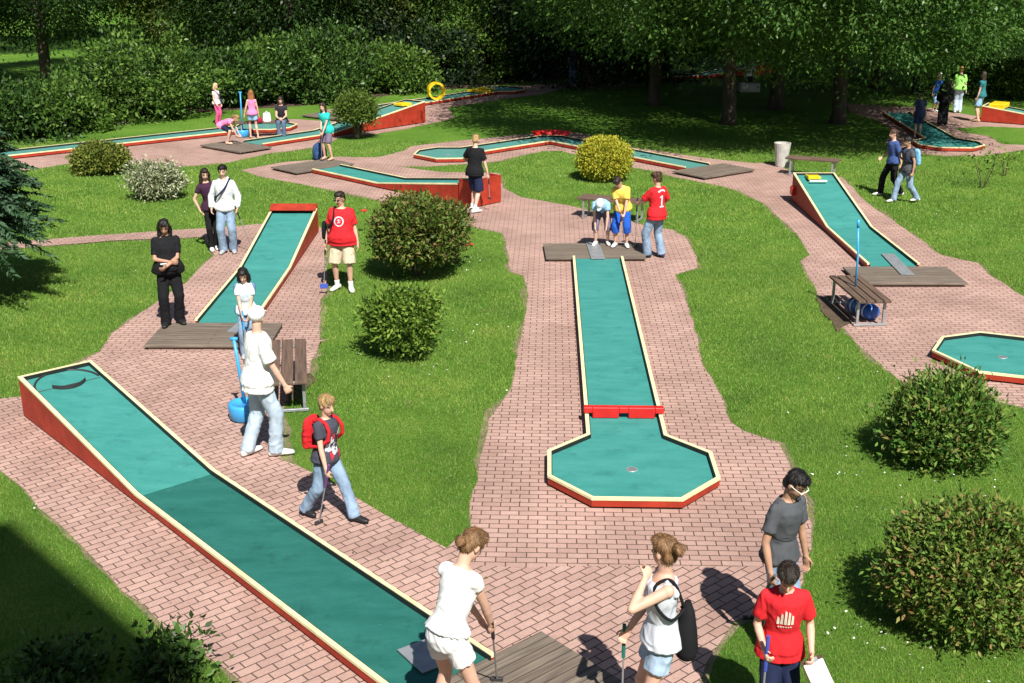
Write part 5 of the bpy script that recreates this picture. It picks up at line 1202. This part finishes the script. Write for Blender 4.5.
# 9-12 the girls at the back
P9 = person('blond girl in bright pink trousers standing at the far left lane', at(218, 124.5), (.8, -.45), 1.34, hands=((.2, .18, .88), (-.22, .05, .82)), top=T('ltpink', sleeve=.4, loose=.02), bottom=T('hot', loose=.02), hair='pale', style='bob', shoes='black', fem=True, head=(0, 10))
sling('dark bag on the back of the blond girl in pink trousers', P9, CL['navy'], side=1, cross=True, size=(.12, .3, .34))
P10 = person('girl in a pink top crouching forward with her hands on the far platform', at(228, 147), (1, -.25), 1.42, lean=78, hip=(0, -.22, -.26), hands=((.12, .55, .16), (-.1, .50, .2)), poles=((1, .2, .2), (-1, .2, .2)), head=(0, 40), top=T('pink', sleeve=.35, loose=.02), bottom=T('navy', len=.45, loose=.02), hair='fair', style='pony', shoes='bare', fem=True, feet=((.1, .05, 0), (-.1, -.06, 0)), z0=.09)
P11 = person('girl with wavy red hair, pink sleeveless top and blue shorts leaning on the far bench', at(254, 138.5), (-.35, .9), 1.46, lean=4, hands=((.26, .05, .74), (-.34, .12, .62)), top=T('pink', sleeve=0, loose=.012), bottom=T('ltblue', len=.28, loose=.03), hair='red', style='longcurly', shoes='tan', fem=True, feet=((.14, -.1, 0), (-.1, .1, 0)))
r0 = empty('handbag', hand_pt(P11, 0)); tag(r0, 'small dark red bag in the hand of the girl with red hair', 'bag'); q = MB().rings([(Vector((0, 0, z)), Vector((.09 * s, 0, 0)), Vector((0, .05 * s, 0))) for z, s in ((-.02, .6), (-.06, 1), (-.16, 1.05), (-.19, .7))], 12); q.build('pouch', cloth('bag_wine', (.35, .02, .05)), r0, smooth=True)
MB().tube([(-.05, 0, -.03), (0, 0, .03), (.05, 0, -.03)], .008, 6).build('handle', CL['black'], r0)
sitC = Vector((-7.15, 36.95))
P12 = person('woman with long dark hair sitting on the far bench, hands in her lap', sitC, (.1, -1), 1.66, lean=8, hip=(0, 0, -.41), hands=((.06, .36, .62), (-.06, .37, .62)), head=(0, 25), top=T('dark', sleeve=.4, loose=.012), bottom=T('jeans_dark', loose=.02), hair='dark', style='long', shoes='black', fem=True, feet=((.08, .42, 0), (-.08, .45, 0)))
r0 = empty('paper_bag', (-7.62, 36.98, .462), .3); tag(r0, 'small white bag lying on the far bench beside the sitting woman', 'bag'); q = MB().rings([(Vector((0, 0, z)), Vector((.13 * s, 0, 0)), Vector((0, .07 * s, 0))) for z, s in ((0, .9), (.03, 1), (.2, .92), (.27, .8))], 12); q.build('pouch', CL['white'], r0); MB().tube([(-.05, 0, .26), (0, 0, .33), (.05, 0, .26)], .01, 6).build('handle', CL['white'], r0)
# 13 man in black T-shirt from behind
P13 = person('fair-haired young man in dark T-shirt and shorts, back turned, at the red catch box', at(475, 212), (.35, .9), 1.74, lean=7, hands=((.27, .12, .84), (-.16, .30, 1.02)), poles=(None, (-1, -.4, -.1)), head=(-8, 22), top=T('navy', sleeve=.7, loose=.035, hem=-.1), bottom=T('jeans_dark', len=.5, loose=.045), hair='blond', shoes='white', socks='white', feet=((.05, -.14, 0), (-.09, .05, 0)), toes=(30, 25), skin=SKP)
P13.trousers.data.materials[0] = CL['navy']; P13.shirt.data.materials[0] = CL['black']
h = hand_pt(P13, 0); putter('putter held by the fair-haired man at the red catch box', h, Vector((h.x + .02, h.y + .03, .30)))
# 14-16 boys at the centre lane
P14 = person('child in a white cap and light blue T-shirt bending down to the centre lane', at(601, 249), (-.15, -1), 1.46, lean=80, hip=(0, -.12, -.05), hands=((.10, .42, .16), (-.13, .38, .34)), poles=((1, .2, .3), (-1, .2, .3)), head=(5, 70), top=T('ltblue', sleeve=.5, loose=.03), bottom=T('violet', len=.66, loose=.035), hair='dark', shoes='white', cap=cloth('cap_ice', (.66, .74, .80), .06), feet=((.13, .02, 0), (-.15, -.05, 0)), toes=(15, -15), z0=.09)
P15 = person('dark-haired boy in a yellow shirt and long blue shorts standing bent over the centre lane', at(621, 251), (-.2, -1), 1.50, lean=26, side=6, hip=(0, -.05, 0), hands=((-.03, .36, .78), (-.08, .30, .80)), poles=((.9, -.3, 0), (-.9, -.4, 0)), head=(30, 50), top=T('yellow', sleeve=.75, loose=.045, hem=-.08), bottom=T('blue', len=.68, loose=.05), hair='dark', shoes='white', feet=((.14, .0, 0), (-.12, -.02, 0)), toes=(14, -16), z0=.09)
putter('putter standing between the feet of the boy in the yellow shirt', hand_pt(P15, 0), at(624, 250) + Vector((0, -.1, .1)), cloth('orange_grip', (.6, .2, .03)))
P16 = person('boy in a red football shirt with a white number on the back and jeans', at(655, 258), (-.55, .75), 1.66, hands=((.20, .22, 1.0), (-.14, .40, 1.06)), poles=((.8, -.6, -.2), (-.9, -.5, -.4)), head=(-14, 18), top=T('red', sleeve=.85, loose=.045, hem=-.12), bottom=T('jeans', loose=.035), hair='brown', style='curly', shoes='navy', feet=((.13, -.05, 0), (-.12, .10, 0)), toes=(10, -50))
wpm = cloth('print_white', (.6, .6, .66))
decal(P16, 'shirt_number', [[(-.018, -.13), (.018, -.13), (.018, .07), (-.018, .07)], [(-.055, .02), (-.018, .045), (-.018, .07), (-.055, .045)], [(-.05, -.155), (.05, -.155), (.05, -.13), (-.05, -.13)]] + ring(.095, .125, .75, 2.4, 6, 0, .06), wpm, front=-1, t0=.30)
putter('putter held out by the boy in the red football shirt', hand_pt(P16, 1), at(635, 252) + Vector((0, 0, .12)), None)
# 17, 18 walking boys
P17 = person('brown-haired boy in a blue top and black trousers walking across the right lawn', at(890, 196), (-1, -.12), 1.62, hip=(0, 0, -.02), lean=6, hands=((.22, .22, .95), (-.24, -.1, .84)), head=(0, 12), top=T('midblue', sleeve=.8, loose=.03), bottom=T('black', loose=.03), hair='brown', shoes='white', feet=((.09, .24, 0), (-.09, -.24, .02)))
P18 = person('black-haired boy with a light blue backpack walking beside the boy in black trousers', at(904.5, 202.5), (-1, -.25), 1.56, hip=(0, 0, -.03), lean=6, hands=((.24, .05, .84), (-.26, .02, .82)), head=(0, 14), top=T('grey', sleeve=.5, loose=.03, hem=-.1), bottom=T('jeans', loose=.03), hair='black', shoes='white', feet=((.09, .28, 0), (-.09, -.30, .03)), skin=SKT)
backpack('light blue backpack on the black-haired walking boy', P18, cloth('bag_ltblue', (.2, .45, .7)), CL['navy'])
# 19, 20 pair at the lower right
P19 = person('young man in a grey T-shirt with pale-rimmed sunglasses behind the boy in red', at(772, 645), (.62, -.78), 1.70, girth=.9, lean=6, hands=((.26, .12, .86), (-.24, .1, .82)), head=(-6, 32), top=T('grey', sleeve=.65, loose=.025, hem=-.08), bottom=T('jeans', loose=.03), hair='black', style='short', shoes='white', skin=SKT, glasses=mat('glasses_pale', (.7, .68, .6), .2, .05))
putter('putter with a black grip held by the young man in the grey T-shirt', hand_pt(P19, 0), at(748, 622) + Vector((0, 0, .04)))
P20 = person('boy in a red T-shirt with a pale chest print, holding a putter and a clipboard', at(773, 734), (-.08, -1), 1.54, lean=6, girth=.92, hands=((.17, .24, .98), (-.22, .20, .95)), poles=((.35, -1, -.4), (-.3, -1, -.3)), head=(6, 38), top=T('red', sleeve=.7, loose=.028, hem=-.12), bottom=T('navy', loose=.03), hair='dark', style='short', shoes='black', skin=SK, curl=(.85, .8))
bars = [[(x - .010, -.055), (x + .010, -.055), (x + .008, h_), (x - .006, h_ + .012)] for x, h_ in ((-.055, .0), (-.03, .035), (-.004, .06), (.022, .05), (.047, .02))]
bars += [[(x, -.085), (x + .012, -.085), (x + .012, -.073), (x, -.073)] for x in np.arange(-.055, .05, .018)]
decal(P20, 'print', bars, cloth('print_cream', (.72, .62, .52)), t0=.33)
h = hand_pt(P20, 0); putter('putter with a blue grip in the hand of the boy in the red T-shirt', h + Vector((0, 0, .05)), Vector((h.x - .02, h.y - .04, .04)), cloth('blue_grip', (.05, .08, .35)))
h = hand_pt(P20, 1, .09); r0 = empty('clipboard', h + Vector((.06, -.03, -.11))); r0.rotation_euler = (math.radians(48), 0, math.radians(32)); tag(r0, 'clipboard with a white score sheet in the hand of the boy in the red T-shirt', 'clipboard')
MB().box(-.105, .105, -.15, .15, -.006, 0).build('board', cloth('clip_brown', (.08, .045, .03)), r0, bevel=.002); MB().box(-.095, .095, -.14, .12, .002, .004).build('paper', CL['white'], r0); MB().box(-.04, .04, .115, .148, .005, .016).build('clip', iron_m, r0, bevel=.002)
# 21 woman in white
P21 = person('woman in white shirt and shorts with a low bun, putting on the long ramp lane', (-.42, 7.42), (.62, .78), 1.74, lean=24, hip=(0, -.08, 0), hands=((.08, .36, .76), (.0, .40, .72)), poles=((1, -.3, 0), (-.6, -.3, -.6)), head=(14, 42), top=T('white', sleeve=.22, loose=.012, hem=.05), bottom=T('white', len=.22, loose=.022, waist=.12), hair='auburn', style='lowbun', shoes='white', skin=SK, fem=True, feet=((.2, .0, 0), (-.18, .0, 0)), z0=.09)
h = hand_pt(P21, 0); putter('putter with a dark shaft held by the woman in white', h, at(497, 690) + Vector((0, 0, .1)))
# 22 woman in grey tank top
P22 = person('woman in a pale grey tank top and denim shorts, hand at her chin', at(657, 742), (-.96, -.05), 1.74, hands=((.16, .22, .88), (-.03, .15, 1.41)), poles=((.4, -.9, -.2), (-.55, .75, -.55)), head=(48, 8), top=T('tank', sleeve=0, loose=.012, hem=-.03, neck=.47), bottom=T('denim', len=.26, loose=.025), hair='auburn', style='bun', shoes='white', skin=SK, fem=True, curl=(.8, .9))
sling('long black shoulder bag hanging at the back of the woman in the tank top', P22, CL['black'], side=-1, cross=False, drop=.08, size=(.22, .16, .46), back=.20)
h = hand_pt(P22, 0); putter('putter with a green grip under the hand of the woman in the tank top', h + Vector((0, 0, -.02)), Vector((h.x + .0, h.y - .02, .04)), cloth('green_grip', (.02, .16, .12)))
# people under the trees
far = [
    ('child in dark blue clothes at the shaded end of the octagon lane', at(917, 138), (.2, 1), 1.42, dict(top=T('shade', sleeve=.6, loose=.035, hem=-.14), bottom=T('shade', len=.45, loose=.03), hair='dark', shoes='white')),
    ('person all in black standing in the tree shade beside the red ramp', at(942, 126), (.2, 1), 1.64, dict(top=T('black', sleeve=1.9, loose=.04, hem=-.1), bottom=T('black', loose=.04), hair='black', style='long', shoes='black')),
    ('sturdy person in a light green top and pale jeans seen from behind', at(957, 113), (.15, 1), 1.62, dict(girth=1.25, lean=8, top=T('green', sleeve=.7, loose=.035, hem=-.06), bottom=T('ltjeans', loose=.03), hair='red', shoes='white')),
    ('dark-haired person in a teal top and light skirt-like shorts near the yellow board', at(978, 122), (-.6, .5), 1.68, dict(top=T('teal', sleeve=.5, loose=.03), bottom=T('ltblue', len=.42, loose=.05), hair='dark', style='long', shoes='tan', fem=True)),
    ('child in a blue top and pale cap among the players in the shade', at(934, 112), (.3, -.9), 1.38, dict(lean=15, top=T('blue', sleeve=.6, loose=.03), bottom=T('ltblue', len=.6, loose=.03), hair='fair', shoes='white', cap=CAPW)),
    ('person in grey-blue clothes standing on the shaded path at the top', at(573, 86), (-.2, -1), 1.7, dict(top=T('shade', sleeve=.6, loose=.03), bottom=T('jeans_dark', loose=.03), hair='dark', shoes='white')),
    ('person with a pale top sitting low in the deep shade under the trees', at(749, 90), (-.1, -1), 1.6, dict(hip=(0, 0, -.38), lean=15, feet=((.12, .3, 0), (-.12, .33, 0)), top=T('hoodie', sleeve=.6, loose=.03), bottom=T('dark', loose=.03), hair='fair', shoes='black')),
    ('person in a mid blue top beyond the shaded octagon lane', at(914, 94), (.4, -.9), 1.66, dict(top=T('midblue', sleeve=.6, loose=.03), bottom=T('dark', loose=.03), hair='fair', shoes='white'))]
for lab, C, fc, H, kw in far: person(lab, C, fc, H, group='players under the trees', vox=.024, **kw)
r0 = empty('stone_block', at(750, 92.5) + Vector((0, .25, 0))); tag(r0, 'low stone block under the person sitting in the deep shade', 'stone block'); MB().box(-.4, .4, -.25, .25, 0, .36).build('stone', conc, r0, bevel=.03)

# ------------------------------------------------------------------ grow the surfaces
for o, vx, sm, fold, fs, pf in PENDING:
    m_ = o.modifiers.new('remesh', 'REMESH'); m_.mode = 'VOXEL'; m_.voxel_size = vx; m_.use_smooth_shade = True
    s_ = o.modifiers.new('smooth', 'SMOOTH'); s_.factor = .5; s_.iterations = sm
bpy.context.view_layer.update(); dg = bpy.context.evaluated_depsgraph_get()
NEW = []
for o, vx, sm, fold, fs, pf in PENDING: NEW.append(bpy.data.meshes.new_from_object(o.evaluated_get(dg)))
for (o, vx, sm, fold, fs, pf), me in zip(PENDING, NEW):
    o.modifiers.clear(); mats_ = list(o.data.materials); o.data = me; me.materials.clear()
    for m_ in mats_: me.materials.append(m_)
    me.polygons.foreach_set('material_index', [0] * len(me.polygons))
    if fold:
        off = Vector((o.name.__hash__() % 97 * .37, len(me.vertices) * .013, 0))
        nv = len(me.vertices); no_ = np.zeros(nv * 3, np.float32); me.vertex_normals.foreach_get('vector', no_); no_ = no_.reshape(-1, 3); co_ = np.zeros(nv * 3, np.float32); me.vertices.foreach_get('co', co_); co_ = co_.reshape(-1, 3); es = np.zeros(nv, np.float32)
        for i_, cc_ in enumerate(co_.tolist()):
            c = Vector(cc_)
            if fs > 20: e = noise.noise(Vector((c.x * fs, c.y * fs, c.z * fs * .45)) + off)
            else:
                w0 = noise.noise(Vector((c.x * fs * .5, c.y * fs * .5, c.z * fs * .5)) + off)
                e = noise.noise(Vector((c.x * fs * 1.6 + w0 * 2.2, c.y * fs * 1.6, c.z * fs * .75 + w0 * 2.5)) + off) ; e = 1 - abs(e) * 2.4
            es[i_] = e * fold
        me.vertices.foreach_set('co', (co_ + no_ * es[:, None]).ravel())
    if o.name.split('.')[0] == 'hair' and vx < .016:   # loose strands over the hair
        gs = np.random.default_rng(len(me.vertices)); nv = len(me.vertices); cc_ = np.zeros(nv * 3, np.float32); me.vertices.foreach_get('co', cc_); cc_ = cc_.reshape(-1, 3)
        nn = np.zeros(nv * 3, np.float32); me.vertex_normals.foreach_get('vector', nn); nn = nn.reshape(-1, 3); K = 1500 if vx < .01 else 700; ix = gs.integers(0, nv, K); p = cc_[ix]; n0 = nn[ix]
        ctr = cc_.mean(0); top_ = np.array([ctr[0], ctr[1], cc_[:, 2].max()]); fl = np.where(gs.random((K, 1)) < .5, 1, 1) * (p - top_) + gs.normal(size=(K, 3)) * .02; tg = fl - n0 * np.sum(fl * n0, 1, keepdims=True); tg = unit(tg)
        sd_ = unit(np.cross(tg, n0)); L_ = gs.uniform(.03, .075, (K, 1)); w_ = vx * .22; a = p - tg * L_ * .4; m_ = p + n0 * .004; e = p + tg * L_ * .6 + n0 * gs.uniform(.002, .012, (K, 1))
        vs = [tuple(x) for x in cc_] + [tuple(x) for x in np.stack([a - n0 * .002, m_ - sd_ * w_, e, m_ + sd_ * w_], 1).reshape(-1, 3)]
        fs_ = [tuple(q.vertices) for q in me.polygons] + [tuple(nv + 4 * i + j for j in range(4)) for i in range(K)]
        m2 = bpy.data.meshes.new('hair'); m2.from_pydata(vs, [], fs_); m2.update()
        for x in mats_: m2.materials.append(x)
        o.data = m2; me = m2
    me.polygons.foreach_set('use_smooth', [True] * len(me.polygons))
    if pf: pf(me)
    me.update()
for d_ in DECALS: do_decal(*d_)
